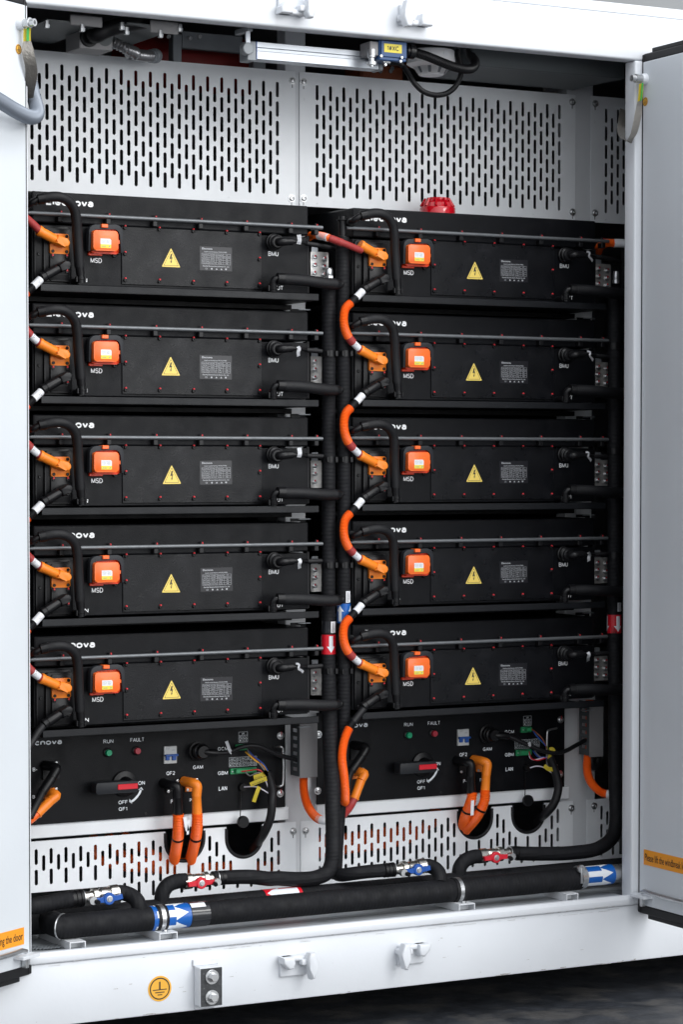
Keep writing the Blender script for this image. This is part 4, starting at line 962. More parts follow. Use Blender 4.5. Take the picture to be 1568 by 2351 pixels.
    # LAN socket with its hanging cap
    p = g('G',925,800); s = obj('lan_socket', lathe(NB(), p, p+V((0,-.010,0)), [(0,.012),(1,.0105)], 16), M_plast, t, True)
    q0, q1 = g('G',912,815,CY-.006), g('G',908,1130,CY-.010); obj('cap_cord', TB([q0, (q0+q1)/2+V((.001,0,0)), q1], .0015, 6), M_plast, s)
    p = g('G',925,1165,CY-.016); obj('cap', lathe(NB(), p, p+V((0,-.014,0)), [(0,.0150),(.3,.0165),(.8,.0165),(1,.015)], 20), M_plast, s, True)
    # handle
    hy = CY-.03
    if not col: pts = [g('G',1270,375,CY), g('G',1275,378,CY-.004), g('G',1335,374,hy), g('G',1356,385,hy), g('G',1362,420,hy), g('G',1362,745,hy), g('G',1354,782,hy), g('G',1330,790,hy), g('G',1272,795,CY-.004), g('G',1266,795,CY)]
    else:
        i_ = lambda x, y, Y: at('I', x, y, Y)
        pts = [i_(1252,240,CY), i_(1248,241,CY-.004), i_(1175,258,CY-.014), i_(1155,272,CY-.015), i_(1150,310,CY-.015), i_(1150,600,CY-.015), i_(1154,632,CY-.015), i_(1175,640,CY-.014), i_(1248,630,CY-.004), i_(1252,630,CY)]
    obj('handle', TB(pts, .0030, 10, .003), M_steel, t, True)
    for z, x, y in (('G',1333,257), ('G',1330,868)):
        p = g(z, x, y); bm = NB(); bolt_washer(bm, p.x, p.z, CY, .0105); b = obj('mount_screw', bm, M_steel, t, True)
        obj('paint_mark', BX(p.x-.001, p.x+.001, CY-.0072, CY-.0066, p.z+.001, p.z+.012), M_mark, b)
    # left mounting flange screws sit at the left edge of the panel
    p1 = at('H',435,1245,CY); p0 = at('H',445,500,CY)
    for p in (p0, p1):
        bm = NB(); bolt_washer(bm, p.x-(C2 if not col else 0), p.z, CY, .0105); obj('mount_screw', bm, M_steel, t, True)
    for z, x, y in (('F',122,1232),('F',1287,1148)):
        p = g(z, x, y); obj('panel_screw', screw_bm(p.x, p.z, CY, .004, .002), M_plast, t)
    # power sockets
    p = g('F',285,640); bm = BX(p.x-.026, p.x+.022, CY-.006, CY, p.z-.034, p.z+.013, .001, 1); so = obj('negative_socket', bm, M_plast, t)
    for x, y in ((240,608),(340,604)):
        c = g('F',x,y,CY-.006); obj('socket_screw', screw_bm(c.x, c.z, CY-.006, .0040, .002), M_steel, so)
    a = g('F',215,1000,CY-.006); b = g('F',356,870,CY-.006); bm = BX(a.x, b.x, CY-.006, CY, a.z, b.z, .001, 1); so = obj('positive_socket', bm, M_org, t)
    for x, y in ((250,886),(340,884)):
        c = g('F',x,y,CY-.006); obj('socket_screw', screw_bm(c.x, c.z, CY-.006, .0040, .002), M_steel, so)
    a = g('G',126,856,CY-.006); b = g('G',262,722,CY-.006); bm = BX(a.x, b.x, CY-.006, CY, a.z, b.z, .001, 1); so = obj('negative_socket', bm, M_plast, t)
    for x, y in ((148,740),(245,736),(146,848)):
        c = g('G',x,y,CY-.006); obj('socket_screw', screw_bm(c.x, c.z, CY-.006, .0040, .002), M_steel, so)
    a = g('G',332,852,CY-.006); b = g('G',464,706,CY-.006); bm = BX(a.x, b.x, CY-.006, CY, a.z, b.z, .001, 1); so = obj('positive_socket', bm, M_org, t)
    for x, y in ((352,728),(450,722),(352,832)):
        c = g('G',x,y,CY-.006); obj('socket_screw', screw_bm(c.x, c.z, CY-.006, .0040, .002), M_steel, so)
    return t
control_box(0); control_box(1)
# rails below the boxes
t = thing('support_rail', 'white sheet rail running below both control boxes', 'rail', (.5, PY, -1.557))
obj('rail', BX(-.38, .5530, PY-.012, PY+.02, -1.5745, -1.5380, .002, 1), M_panel, t); obj('rail', BX(.640, 1.475, PY-.012, PY+.02, -1.5745, -1.5380, .002, 1), M_panel, t)
# ---- power plugs and cables of the control boxes
def out_cable(label, z, head, neck, end, pts, m_plug, r=.0128):
    """a right-angle plug hanging from a socket: head centre, neck end, plug end, then the conduit path"""
    t = thing('output_cable', label, 'cable', head)
    obj('plug_head', TB([V((head.x-.014, CY-.004, head.z+.006)), V((head.x-.006, head.y+.006, head.z+.004)), head, neck], r*1.04, 14, .003), m_plug, t, True)
    obj('plug', lathe(NB(), neck, end, [(0,r*1.0),(.04,r*1.02),(.06,r*.98),(.9,r*1.04),(1,r*1.0)], 18), m_plug, t, True)
    obj('conduit', TB(pts, r*1.12, 18, .004, corr=(.0010,.0040)), M_orgc, t, True)
    P_, L = smooth_path(pts, .004); i = int(len(P_)*.28); d = (P_[i+1]-P_[i-1]).normalized()
    obj('cable_tie', lathe(NB(), P_[i]-d*.0022, P_[i]+d*.0022, [(0,r*1.12+.0018),(1,r*1.12+.0018)], 18), M_plast, t, True)
    return t, P_
g = lambda x, y, Y: at('G', x, y, Y)
t, P_ = out_cable('black plug with orange conduit, the left one under the left breaker', 'G', g(235,800,.085), g(243,905,.085), g(250,1092,.085),
    [g(252,1085,.085), g(253,1200,.088), g(248,1330,.10), g(225,1480,.13), g(205,1580,.17), g(185,1700,.24)], M_plast)
a = g(300,1120,.07); obj('paper_tag', PR([(a.x,a.z),(a.x+.010,a.z+.001),(a.x+.018,a.z-.036),(a.x+.008,a.z-.038)], .068, .069), M_lab, t)
t, P_ = out_cable('orange plug with orange conduit, the right one under the left breaker', 'G', g(448,780,.085), g(445,890,.085), g(452,1088,.085),
    [g(452,1080,.085), g(452,1200,.088), g(440,1320,.10), g(410,1460,.13), g(380,1580,.17), g(360,1700,.24)], M_org)
a = g(352,1150,.07); obj('paper_tag', PR([(a.x,a.z),(a.x+.006,a.z),(a.x+.002,a.z-.038),(a.x-.004,a.z-.038)], .068, .069), M_lab, t)
g = lambda x, y, Y: at('I', x, y, Y)
t, P_ = out_cable('black plug with orange conduit, the left one under the right breaker', 'I', g(338,620,.085), g(340,740,.085), g(345,925,.085),
    [g(358,915,.085), g(345,1000,.085), g(315,1090,.095), g(285,1170,.11), g(262,1260,.15), g(255,1340,.22)], M_plast, .0125)
t, P_ = out_cable('orange plug with orange conduit, the right one under the right breaker', 'I', g(512,610,.085), g(505,730,.085), g(492,915,.085),
    [g(492,905,.085), g(490,990,.08), g(455,1090,.085), g(395,1190,.10), g(320,1280,.135), g(260,1350,.20)], M_org, .0125)
a = g(342,1005,.06); obj('paper_tag', PR([(a.x,a.z),(a.x+.010,a.z),(a.x+.008,a.z-.042),(a.x-.002,a.z-.042)], .058, .059), M_lab, t)
# battery side plugs
def bplug(label, head, neck, end, cable, m_plug, m_cable, r=.0122):
    t = thing('battery_cable', label, 'cable', head)
    obj('plug_head', TB([V((head.x-.012, CY-.004, head.z+.004)), V((head.x-.004, head.y+.006, head.z+.003)), head, neck], r*1.04, 14, .003), m_plug, t, True)
    obj('plug', lathe(NB(), neck, end, [(0,r),(.04,r*1.05),(.9,r*.98),(.92,r*1.08),(1,r*1.05)], 18), m_plug, t, True)
    if cable: obj('sleeve', TB(cable, r*.86, 14, .005), m_cable, t, True)
    return t
f = lambda x, y, Y: at('F', x, y, Y); h = lambda x, y, Y: at('H', x, y, Y)
bplug('black battery plug on the left control box', f(340,665,.09), f(295,760,.085), f(190,920,.08), [f(195,910,.08), f(150,1000,.07), f(110,1080,.06), f(60,1180,.05)], M_plast, M_rub)
bplug('orange battery plug on the left control box', f(340,950,.09), f(275,1010,.085), f(135,1150,.075), [f(140,1145,.075), f(90,1190,.07), f(40,1230,.06)], M_org, M_orgc)
bplug('black battery plug on the right control box', h(1075,680,.09), h(1020,790,.085), h(885,980,.08), [h(895,965,.08), h(850,1060,.07), h(830,1200,.06), h(815,1350,.05)], M_plast, M_rub)
t = bplug('orange battery plug with dark red cable on the right control box', h(1055,1020,.09), h(1010,1110,.085), h(920,1355,.078), None, M_org, M_red)
pts = [h(925,1345,.078), h(870,1450,.07), h(800,1540,.05), h(740,1590,.03), h(640,1620,.02), h(540,1638,.02), h(480,1630,.03), h(390,1570,.06), h(320,1470,.085), h(275,1350,.100), h(252,1220,.108), h(250,1090,.112), h(252,980,.113)]
obj('red_sleeve', TB(pts, .0105, 16, .004, f0=0, f1=.36), M_red, t, True); obj('white_sleeve', TB(pts, .0113, 16, .004, f0=.42, f1=.53), M_lab, t, True)
obj('red_sleeve', TB(pts, .0100, 16, .004, f0=.35, f1=.43), M_red, t, True)
obj('conduit', TB(pts, .0115, 18, .004, corr=(.0009,.0034), f0=.50, f1=1), M_orgc, t, True)
j = lambda x, y, Y: at('J', x, y, Y)
t = thing('duct_cable', 'orange cable dropping from the right slotted duct to the right jamb', 'cable', j(500,1200,.08))
obj('conduit', TB([j(575,60,.1125), j(575,600,.1125), j(570,900,.1125), j(545,1050,.110), j(530,1250,.098), j(562,1430,.082), j(660,1590,.06), j(790,1690,.045), j(900,1720,.03), j(1000,1730,.02)], .0115, 18, .004, corr=(.0009,.0034)), M_orgc, t, True)
obj('white_sleeve', TB([j(885,1718,.031), j(960,1725,.022), j(1010,1730,.02)], .0125, 16, .004), M_lab, t, True)
# ---- slotted wiring ducts
def duct(label, z, xa, xm, xb, ya, yb, slots):
    Yf = .085; a = at(z, xm, yb, Yf); b = at(z, xb, ya, Yf); t = thing('wiring_duct', label, 'cable duct', (a.x, Yf, a.z), 'grey slotted wiring ducts')
    zt = b.z+.02; th = .002; W = b.x-a.x
    obj('cover', BX(a.x, b.x, Yf, Yf+th, a.z, zt, .0006, 1), M_duct, t)
    yb_ = CY-.001; bm = NB(); zs = [at(z, (xa+xm)/2, y, (Yf+yb_)/2).z for y in slots]; hw = .0052; ya0, ya1 = Yf+.016, yb_-.012
    zc = zt
    def seg(z0, z1, y0, y1): box(bm, a.x, a.x+th, y0, y1, z0, z1)
    seg(a.z+.004, zt, Yf+th+.0001, ya0); seg(a.z+.004, zt, ya1, yb_)
    prev = zt
    for zz in zs:
        seg(zz+hw, prev, ya0+.0001, ya1-.0001); prev = zz-hw
    seg(a.z+.004, prev, ya0+.0001, ya1-.0001)
    box(bm, b.x-th, b.x, Yf+th+.0001, yb_, a.z, zt)
    obj('side_wall', bm, M_ductd, t)
duct('grey slotted wiring duct beside the left control box', 'H', 95, 200, 435, 380, 1080, (445, 548, 650, 752, 856, 957))
duct('grey slotted wiring duct beside the right control box', 'J', 383, 575, 822, 200, 1070, (240, 370, 497, 626, 755, 885))
t = thing('cable_bundle', 'black cable bundle bulging under the right slotted duct', 'cable', j(650,1150,.10)); obj('bundle', TB([j(700,900,.11), j(600,1150,.105), j(640,1230,.105), j(700,1200,.11), j(720,900,.12)], .012, 12), M_rub, t, True)
# ---- signal cables of the control boxes
g = lambda x, y, Y: at('G', x, y, Y)
def ribbon(bm, q, wd, th=.0005):
    P_, L = smooth_path(q, .004); rows = []
    for i, c in enumerate(P_):
        d = (P_[min(i+1,len(P_)-1)]-P_[max(i-1,0)]).normalized(); s = V((-d.z,0,d.x)).normalized()*wd; rows.append((bm.verts.new(c-s), bm.verts.new(c+s)))
    for i in range(len(rows)-1): bm.faces.new((rows[i][0], rows[i][1], rows[i+1][1], rows[i+1][0]))
    bmesh.ops.solidify(bm, geom=list(bm.faces), thickness=th); return bm
def gam(label, plug, pts, tag, r=.0062):
    t = thing('signal_cable', label, 'cable', plug[0])
    c = plug[0]; obj('coupling_ring', lathe(NB(), c+V((0,.006,0)), c+V((0,-.014,0)), [(0,.0215),(.4,.0225),(.5,.019),(1,.016)], 18), M_plast, t, True)
    obj('plug', TB(plug, .0105, 14, .003), M_plast, t, True); obj('sleeve', TB(pts, r, 12, .005), M_rub, t, True)
    obj('paper_tag', ribbon(NB(), tag, .0046), M_lab, t); return t
gam('black signal cable arching from the left control box into the slotted duct', [g(500,425,.105), g(545,430,.098), g(600,437,.095), g(655,440,.095)],
    [g(650,440,.095), g(720,440,.092), g(800,430,.088), g(900,385,.08), g(1000,363,.075), g(1100,370,.075), g(1220,420,.08), g(1330,465,.09), g(1440,495,.10), g(1530,520,.105)], [g(762,315,.085), g(782,370,.083), g(805,425,.081), g(822,440,.083)])
i_ = lambda x, y, Y: at('I', x, y, Y)
gam('black signal cable drooping from the right control box to the right duct', [i_(575,315,.105), i_(620,318,.098), i_(680,318,.095), i_(740,325,.095)],
    [i_(735,325,.095), i_(800,350,.09), i_(880,390,.085), i_(980,430,.08), i_(1080,475,.075), i_(1180,498,.075), i_(1280,500,.078), i_(1360,475,.085), i_(1450,425,.095), i_(1560,365,.105)], [i_(955,392,.074), i_(968,412,.073), i_(960,432,.073)])
def harness(label, wires, trunk, yl, r=.0145):
    t = thing('wire_harness', label, 'wiring', trunk[0])
    obj('sleeve', TB(trunk, r, 14, .005), M_rub, t, True)
    for c, pts in wires: obj('wire', TB(pts, .0019, 6, .004), WIRES[c], t, True)
    for q, wd in yl: obj('yellow_marker', ribbon(NB(), q, wd), M_yel2, t)
    return t
Yh = .09
t = harness('bunch of coloured wires with yellow markers falling into the left notch',
  [('yellow', [g(965,430,.118), g(1010,470,.10), g(1070,520,Yh), g(1140,565,Yh), g(1190,640,Yh), g(1240,800,Yh)]), ('brown', [g(985,425,.118), g(1030,470,.10), g(1090,525,Yh), g(1150,580,Yh), g(1200,660,Yh), g(1245,820,Yh)]),
   ('blue', [g(1000,420,.118), g(1050,475,.10), g(1110,520,Yh), g(1165,570,Yh), g(1210,660,Yh), g(1250,830,Yh)]), ('red', [g(920,635,.118), g(1010,625,.105), g(1090,615,.09), g(1140,640,.088), g(1190,740,.088), g(1240,850,.09)]),
   ('white', [g(950,800,.125), g(1020,795,.11), g(1090,800,.10), g(1150,830,.095), g(1215,870,.092)]), ('white', [g(1160,700,.088), g(1190,760,.088), g(1215,830,.09), g(1235,880,.09)]), ('grey', [g(960,640,.118), g(1010,680,.105), g(1060,660,.095), g(1120,650,.09), g(1180,740,.089)]),
   ('grey', [g(985,400,.118), g(1000,440,.11), g(1030,470,.10), g(1100,540,Yh), g(1180,640,Yh)])],
  [g(1190,640,.09), g(1225,740,.09), g(1250,860,.088), g(1242,960,.085), g(1240,1060,.085), g(1215,1170,.09), g(1160,1290,.105), g(1090,1390,.16), g(1040,1460,.26)],
  [([g(1052,700,.085), g(1110,682,.083), g(1170,660,.083), g(1210,655,.085)], .0062), ([g(1015,778,.080), g(1080,748,.078), g(1190,708,.079)], .0062), ([g(1052,958,.082), g(1075,890,.08), g(1110,795,.082)], .0058), ([g(1162,632,.079),g(1212,668,.079)], .0055)], .0118)
bm = NB()
for (x0,y0),(x1,y1) in (((1040,782),(1160,738)), ((1065,715),(1140,695))):
    a, b = g(x0,y0,.076), g(x1,y1,.076); d = (b-a).normalized(); text_in(bm, 'BAT-COM 485', a, d, V((-d.z,0,d.x)), (b-a).length, .0035)
obj('printing', bm, M_inkb, t)
harness('bunch of coloured wires held by the handle falling into the right notch',
  [('brown', [i_(985,250,.118), i_(1050,300,.10), i_(1100,355,.095), i_(1140,430,.092), i_(1175,520,.09)]), ('green', [i_(1000,260,.118), i_(1040,320,.10), i_(1090,380,.095), i_(1150,440,.092), i_(1180,540,.09)]), ('blue', [i_(995,255,.118), i_(1030,310,.10), i_(1080,365,.095), i_(1145,435,.092)]),
   ('red', [i_(960,490,.118), i_(985,560,.10), i_(1050,580,.095), i_(1120,560,.09), i_(1180,550,.09)]), ('white', [i_(960,500,.118), i_(970,555,.105), i_(1010,575,.1), i_(1100,555,.092), i_(1170,545,.09)]), ('white', [i_(970,660,.12), i_(1030,642,.11), i_(1100,650,.10), i_(1160,685,.092), i_(1210,720,.09)]),
   ('grey', [i_(1020,480,.118), i_(1050,520,.105), i_(1090,550,.095), i_(1180,540,.09)]), ('blue', [i_(1000,480,.118), i_(1060,545,.10), i_(1130,550,.09), i_(1170,600,.09)])],
  [i_(1175,540,.09), i_(1205,620,.09), i_(1240,720,.088), i_(1268,850,.085), i_(1255,950,.085), i_(1215,1050,.09), i_(1150,1130,.105), i_(1080,1190,.16), i_(1030,1230,.26)],
  [([i_(1175,465,.075), i_(1205,460,.073), i_(1228,488,.073)], .0055), ([i_(1160,540,.083), i_(1195,545,.082)], .0062), ([i_(1120,635,.082), i_(1160,670,.08), i_(1215,675,.082)], .006)], .0122)
# loose orange cables behind the lower panels
t = thing('hidden_cable', 'orange conduits lying behind the left lower perforated panel', 'cable', (.2, .3, -1.7), 'orange conduits behind the lower panels')
for k in range(3): obj('conduit', TB([V((.02+.05*k, .26+.02*k, -1.60)), V((.04+.08*k, .28, -1.66)), V((.20+.06*k, .27+.02*k, -1.70)), V((.45, .30, -1.715-.008*k)), V((.62, .32, -1.73))], .0125, 12, .006, corr=(.0009,.006)), M_orgc, t, True)
t = thing('hidden_cable', 'orange conduits lying behind the right lower perforated panel', 'cable', (1.0, .3, -1.7), 'orange conduits behind the lower panels')
for k in range(4): obj('conduit', TB([V((.62, .30+.02*k, -1.66-.02*k)), V((.80, .27, -1.655-.012*k)), V((.98+.01*k, .26, -1.640-.01*k)), V((1.07, .25+.01*k, -1.635)), V((1.10, .26+.01*k, -1.60))], .0125, 12, .006, corr=(.0009,.006)), M_orgc, t, True)
# ================================================================== CONTAINER
t = thing('battery_container', 'white steel battery container with its bay doors open', 'container', (.5, FR, -1.967))
XO0, XO1, ZO0, ZO1 = -.382, 1.3797, -1.777, .4905
obj('top_beam', BX(-2.3, 3.6, FR, FR+.055, ZO1, .612, .007, 3), M_white, t, True)
obj('roof_edge', BX(-2.3, 3.6, FR+.004, FR+.08, .6125, .640, .004, 2), M_white, t, True)
bm = BX(-2.3, 3.6, FR+.006, FR+.12, -1.967, -1.812, .004, 2)
def fleck(x, z, Y, L, H):
    n = 6; top = [(x+L*k/n, z+H*random.uniform(.2,.7)) for k in range(n+1)]; bot = [(x+L*k/n, z-H*random.uniform(.2,.7)) for k in range(n+1)]
    bm.faces.new([bm.verts.new((a, Y, b)) for a, b in bot+top[::-1]]).material_index = 1
for k in range(46): fleck(random.uniform(-.36, 1.33), -1.8095+random.uniform(-.0012,.0012), FR-.0011, random.choice((.006,.01,.02,.035))*random.uniform(.5,1.4), random.uniform(.0005,.0014))
for k in range(26): fleck(random.uniform(-.36, 1.33), -1.8195+random.uniform(-.002,.002), FR+.0052, random.choice((.01,.03,.06))*random.uniform(.5,1.3), random.uniform(.0004,.0009))
for k in range(22): fleck(random.uniform(-.36, 1.5), -1.966+random.uniform(0,.004), FR+.0052, random.choice((.006,.014,.03))*random.uniform(.5,1.3), random.uniform(.0008,.0024))
for k in range(24): fleck(random.uniform(-.4, 1.5), random.uniform(-1.955,-1.83), FR+.0052, random.choice((.002,.004,.010))*random.uniform(.6,1.3), random.uniform(.0006,.0016))
sl = obj('sill', bm, [M_sill, mat('chipped_paint', (.36,.35,.34), .7)], t, True)
lp = lathe(NB(), V((XO0-.2, FR+.012, -1.795)), V((XO1+.01, FR+.012, -1.795)), [(0,.012),(1,.012)], 16)
box(lp, XO0-.2, XO1+.01, FR-.0005, FR+.028, -1.8118, -1.790, .005, 3); box(lp, XO0-.2, XO1+.01, FR+.002, FR+.022, -1.795, -1.7835, .005, 3)
obj('sill_lip', lp, M_sill, t, True)
obj('right_post', BX(XO1, XO1+.13, FR, FR+.050, -1.8117, ZO1-.0005, .006, 3), M_white, t, True)
obj('left_post', BX(XO0-.13, XO0, FR, FR+.050, -1.8117, ZO1-.0005, .006, 3), M_white, t, True)
obj('side_wall', BX(XO1+.1305, 3.6, FR+.012, FR+.05, -1.8117, ZO1-.0005), M_white, t); obj('side_wall', BX(-2.3, XO0-.1305, FR+.012, FR+.05, -1.8117, ZO1-.0005), M_white, t)
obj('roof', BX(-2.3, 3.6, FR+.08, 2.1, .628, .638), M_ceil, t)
obj('floor_plate', BX(-2.3, 3.6, FR+.1205, 2.1, -1.815, -1.7900), M_floor, t)
obj('floor_ledge', BX(XO0-.2, XO1, FR+.031, FR+.1200, -1.8118, -1.7902), M_floor, t)
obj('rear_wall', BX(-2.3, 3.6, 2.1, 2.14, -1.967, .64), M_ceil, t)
obj('end_wall', BX(-2.34, -2.3, FR, 2.14, -1.967, .64), M_white, t); obj('end_wall', BX(3.6, 3.64, FR, 2.14, -1.967, .64), M_white, t)
obj('underframe', BX(-2.2, 3.5, .2, 2.0, -1.93, -1.83), M_dark, t)
# inner white posts between the panels
for xa, xb, Yp in ((.5515, .6140, PY+.004), (1.468, 1.5600, PY+.004)):
    obj('inner_post', BX(xa, xb, Yp, Yp+.05, -1.80, .60, .002, 1), M_post, t)
for xa, xb in ((.55, .655), (1.455, 1.575)):
    obj('inner_post', BX(xa, xb, PY+.0035, PY+.0185 if xa < 1 else PY+.0186, -1.80, -1.28, .001, 1), M_post, t)
# round cable opening in the floor at the left
p = at('M',200,905,FR+.09); p = V((p.x, FR+.085, -1.8030))
a = V((p.x, FR+.088, -1.8036)); bm = NB()
n = 28; ring = [bm.verts.new((p.x+.058*cos(2*pi*k/n), FR+.088+.030*sin(2*pi*k/n), -1.7885)) for k in range(n)]; bm.faces.new(ring)
gm = obj('floor_opening', bm, M_dark, t)
bm = NB()
for k in range(-5, 6):
    for s in (-1, 1):
        x = p.x+k*.010; w = .026*math.sqrt(max(0, 1-(k/6)**2)); a, b = V((x-s*w*.6, FR+.088-w, -1.7875)), V((x+s*w*.6, FR+.088+w, -1.7875)); cyl(bm, a, b, .0012, n=5)
obj('mesh_grille', bm, M_gsteel, gm)
# latch keepers on sill and beam
def keeper(bm, c, s, flip=False):
    """c = centre on the front face; s=+1 sill, -1 beam (upside down)"""
    f = -1 if flip else 1; Yb = FR if s < 0 else FR+.006
    def b(x0, x1, z0, z1, d0, d1, bev): xa, xb = sorted((c.x+x0*f, c.x+x1*f)); za, zb = sorted((c.z+z0*s, c.z+z1*s)); box(bm, xa, xb, Yb-d1, Yb-d0, za, zb, bev, 3)
    P_ = lambda pts: [(c.x+x*f, c.z+z*s) for x, z in pts]
    b(-.042, .036, -.028, .024, -.002, .010, .004); b(-.044, .036, .012, .026, .0, .024, .005)
    prism(bm, P_([(-.047,.026),(-.046,.010),(-.030,-.006),(-.016,-.004),(-.012,.010),(-.014,.026)]), Yb-.038, Yb-.004, .006, 3)
    b(.006, .044, .002, .018, .004, .036, .004)
    prism(bm, P_([(.018,.020),(.024,.034),(.038,.034),(.047,.010),(.044,-.004),(.038,-.032),(.028,-.034),(.022,-.006)]), Yb-.050, Yb-.026, .006, 3)
    return bm
for (z, x, y, s, fl) in (('ZZ',805,165,1,False), ('ZZ',1415,105,1,True), ('Y',270,50,-1,False), ('Y',1320,145,-1,True)):
    p = at(z, x, y, FR); obj('latch_keeper', keeper(NB(), p, s, fl), M_white, t, True)
for x, y in ((1258,108),):
    pass
bm = NB(); a = at('Y',1228,112,FR-.036); b = at('Y',1280,96,FR-.036)
# earth bonding plate
a = at('ZZ',307,392,FR-.034); b = at('ZZ',424,172,FR-.034)
ep = obj('earth_terminal', BX(a.x, b.x, FR-.032, FR+.004, a.z, b.z, .002, 2), M_white, t)
obj('contact_plate', BX(a.x+.0015, b.x-.0015, FR-.0345, FR-.0318, a.z+.0015, b.z-.0015, .001, 1), M_darkst, ep)
bm = BX(a.x-.004, b.x+.004, FR-.001, FR+.006, b.z, b.z+.016, .002, 2); box(bm, a.x+.002, b.x-.004, FR+.001, FR+.006, a.z-.012, a.z, .002, 2); obj('mounting_lug', bm, M_white, ep)
for x, y in ((368,229),(368,337)):
    p = at('ZZ',x,y,FR-.036); bm = lathe(NB(), V((p.x,FR-.0346,p.z)), V((p.x,FR-.0375,p.z)), [(0,.0185),(.8,.0185),(1,.0178)], 24); lathe(bm, V((p.x,FR-.0375,p.z)), V((p.x,FR-.0425,p.z)), [(0,.0125),(1,.0115)], 18)
    lathe(bm, V((p.x,FR-.0425,p.z)), V((p.x,FR-.053,p.z)), [(0,.0108),(.85,.0108),(1,.0092)], 6); obj('bolt', bm, M_steel, ep)
# earth symbol
p = at('ZZ',90,290,FR+.006); r = .0318
es = obj('earth_sticker', lathe(NB(), V((p.x,FR+.0062,p.z)), V((p.x,FR+.0050,p.z)), [(0,r),(1,r)], 40), M_amber2, t)
def earth(bm, c, r, Y, axu=UX):
    n = 36; w = r*.09
    def pt(u, v): return c+axu*u+UZ*v
    ro, ri = r*.86, r*.77
    o_ = [bm.verts.new(pt(ro*cos(2*pi*k/n), ro*sin(2*pi*k/n))) for k in range(n)]; i2 = [bm.verts.new(pt(ri*cos(2*pi*k/n), ri*sin(2*pi*k/n))) for k in range(n)]
    for k in range(n): bm.faces.new((o_[k], o_[(k+1)%n], i2[(k+1)%n], i2[k]))
    for u0, u1, v0, v1 in ((-.06,.06,-.06,.55),(-.60,.60,-.12,-.05),(-.40,.40,-.33,-.26),(-.20,.20,-.52,-.45)):
        bm.faces.new([bm.verts.new(pt(u*r, v*r)) for u, v in ((u0,v0),(u1,v0),(u1,v1),(u0,v1))])
    return bm
obj('earth_symbol', earth(NB(), V((p.x, FR+.0045, p.z)), r, 0), M_inkb, es)
# ---- doors
def door(label, hinge, d, nrm, W, sticker_txt, zst, u0, u1, align):
    """d: direction from the hinge along the door, nrm: normal of the inner face we see"""
    d = V(d).normalized(); nrm = V(nrm).normalized(); H = V(hinge)
    def boxd(bm, u0, u1, n0, n1, z0, z1, bev=0.0):
        M = Matrix(((d.x, nrm.x, 0, H.x), (d.y, nrm.y, 0, H.y), (0, 0, 1, 0), (0,0,0,1)))
        p = BX(u0, u1, n0, n1, z0, z1, bev)
        bmesh.ops.transform(p, matrix=M, verts=p.verts)
        bmesh.ops.recalc_face_normals(p, faces=p.faces); merge(bm, p); return bm
    pt = lambda u, n_, z: H+d*u+nrm*n_+V((0,0,z))
    z0, z1 = -1.812, .4905
    dr = obj('door', boxd(NB(), .006, W, -.055, 0, z0+.004, z1-.006, .002), M_door, t, label=label)
    bm = NB(); boxd(bm, -.004, W, -.050, -.006, z0-.022, z0+.003, .004); boxd(bm, -.004, W, -.050, -.006, z1-.005, z1+.018, .004); boxd(bm, -.008, .0055, -.050, -.004, z0-.02, z1+.016, .003)
    boxd(bm, .03, W, -.048, -.012, z0-.034, z0-.0222, .002); boxd(bm, .03, W, -.048, -.012, z1+.0182, z1+.030, .002)
    obj('gasket', bm, M_rub, dr)
    # latch rod at the bottom
    ub = .052; bm = NB(); zr = z0+.050
    tube(bm, [pt(ub-.010, .016, zr-.006), pt(ub, .017, zr), pt(ub+.02, .017, zr-.002), pt(W-.05, .017, zr-.004)], .006, 10, .02); obj('latch_rod', bm, M_steel, dr, True)
    bm = NB(); boxd(bm, .004, ub+.02, 0, .030, zr-.022, zr-.014, .001); obj('rod_guide', bm, M_white, dr)
    bm = NB(); boxd(bm, ub-.018, ub-.006, .006, .018, zr-.046, zr-.0225, .001); obj('rod_tip', bm, M_steel, dr)
    # bonding stud
    zs = .437; st = NB(); a = pt(.030 if align < 0 else .018, 0, zs); lathe(st, a, a+nrm*.014, [(0,.016),(.6,.015),(1,.013)], 16); obj('bonding_boss', st, M_white, dr, True)
    st = NB(); lathe(st, a+nrm*.014, a+nrm*.045, [(0,.0105),(.4,.0105),(.45,.0125),(.6,.0125),(.62,.0095),(1,.009),(1,.005),(.8,.004)], 14); obj('bonding_bolt', st, M_steel, dr, True)
    c = pt(.034 if align < 0 else .018, .0006, zs-.060); bm = NB(); n = 24; bm.faces.new([bm.verts.new(c+d*(.012*cos(2*pi*k/n))+V((0,0,.012*sin(2*pi*k/n)))) for k in range(n)]); obj('earth_sticker', bm, M_amber2, dr)
    obj('earth_symbol', earth(NB(), c+nrm*.0006, .012, 0, d), M_inkb, dr)
    # sticker
    za, zb = zst; bm = NB(); boxd(bm, u0, u1, .0002, .0008, za, zb); obj('door_sticker', bm, M_amber, dr)
    rd = d if align > 0 else -d; bm = NB()
    o_ = pt(u0+.006, .0012, za+.012) if align > 0 else pt(u1-.006, .0012, za+.012)
    text_in(bm, sticker_txt, o_, rd, UZ, (u1-u0)-.012, zb-za-.022, 0.004); obj('sticker_lettering', bm, M_inkb, dr)
    return dr
dL = V((-.85, -.527, 0)).normalized(); nL = V((.527, -.85, 0)).normalized()
door('left door swung wide open', (-.386, FR-.004, 0), dL, nL, .86, 'Please lift the windbreak lever before closing the door', (-1.7535, -1.7125), .030, .45, -1)
dR = V((-.030, -1, 0)).normalized(); nR = V((-1, .030, 0)).normalized()
door('right door standing square to the container', (1.3985, FR-.004, 0), dR, nR, .86, 'Please lift the windbreak lever before closing the door', (-1.6955, -1.6535), .028, .42, 1)
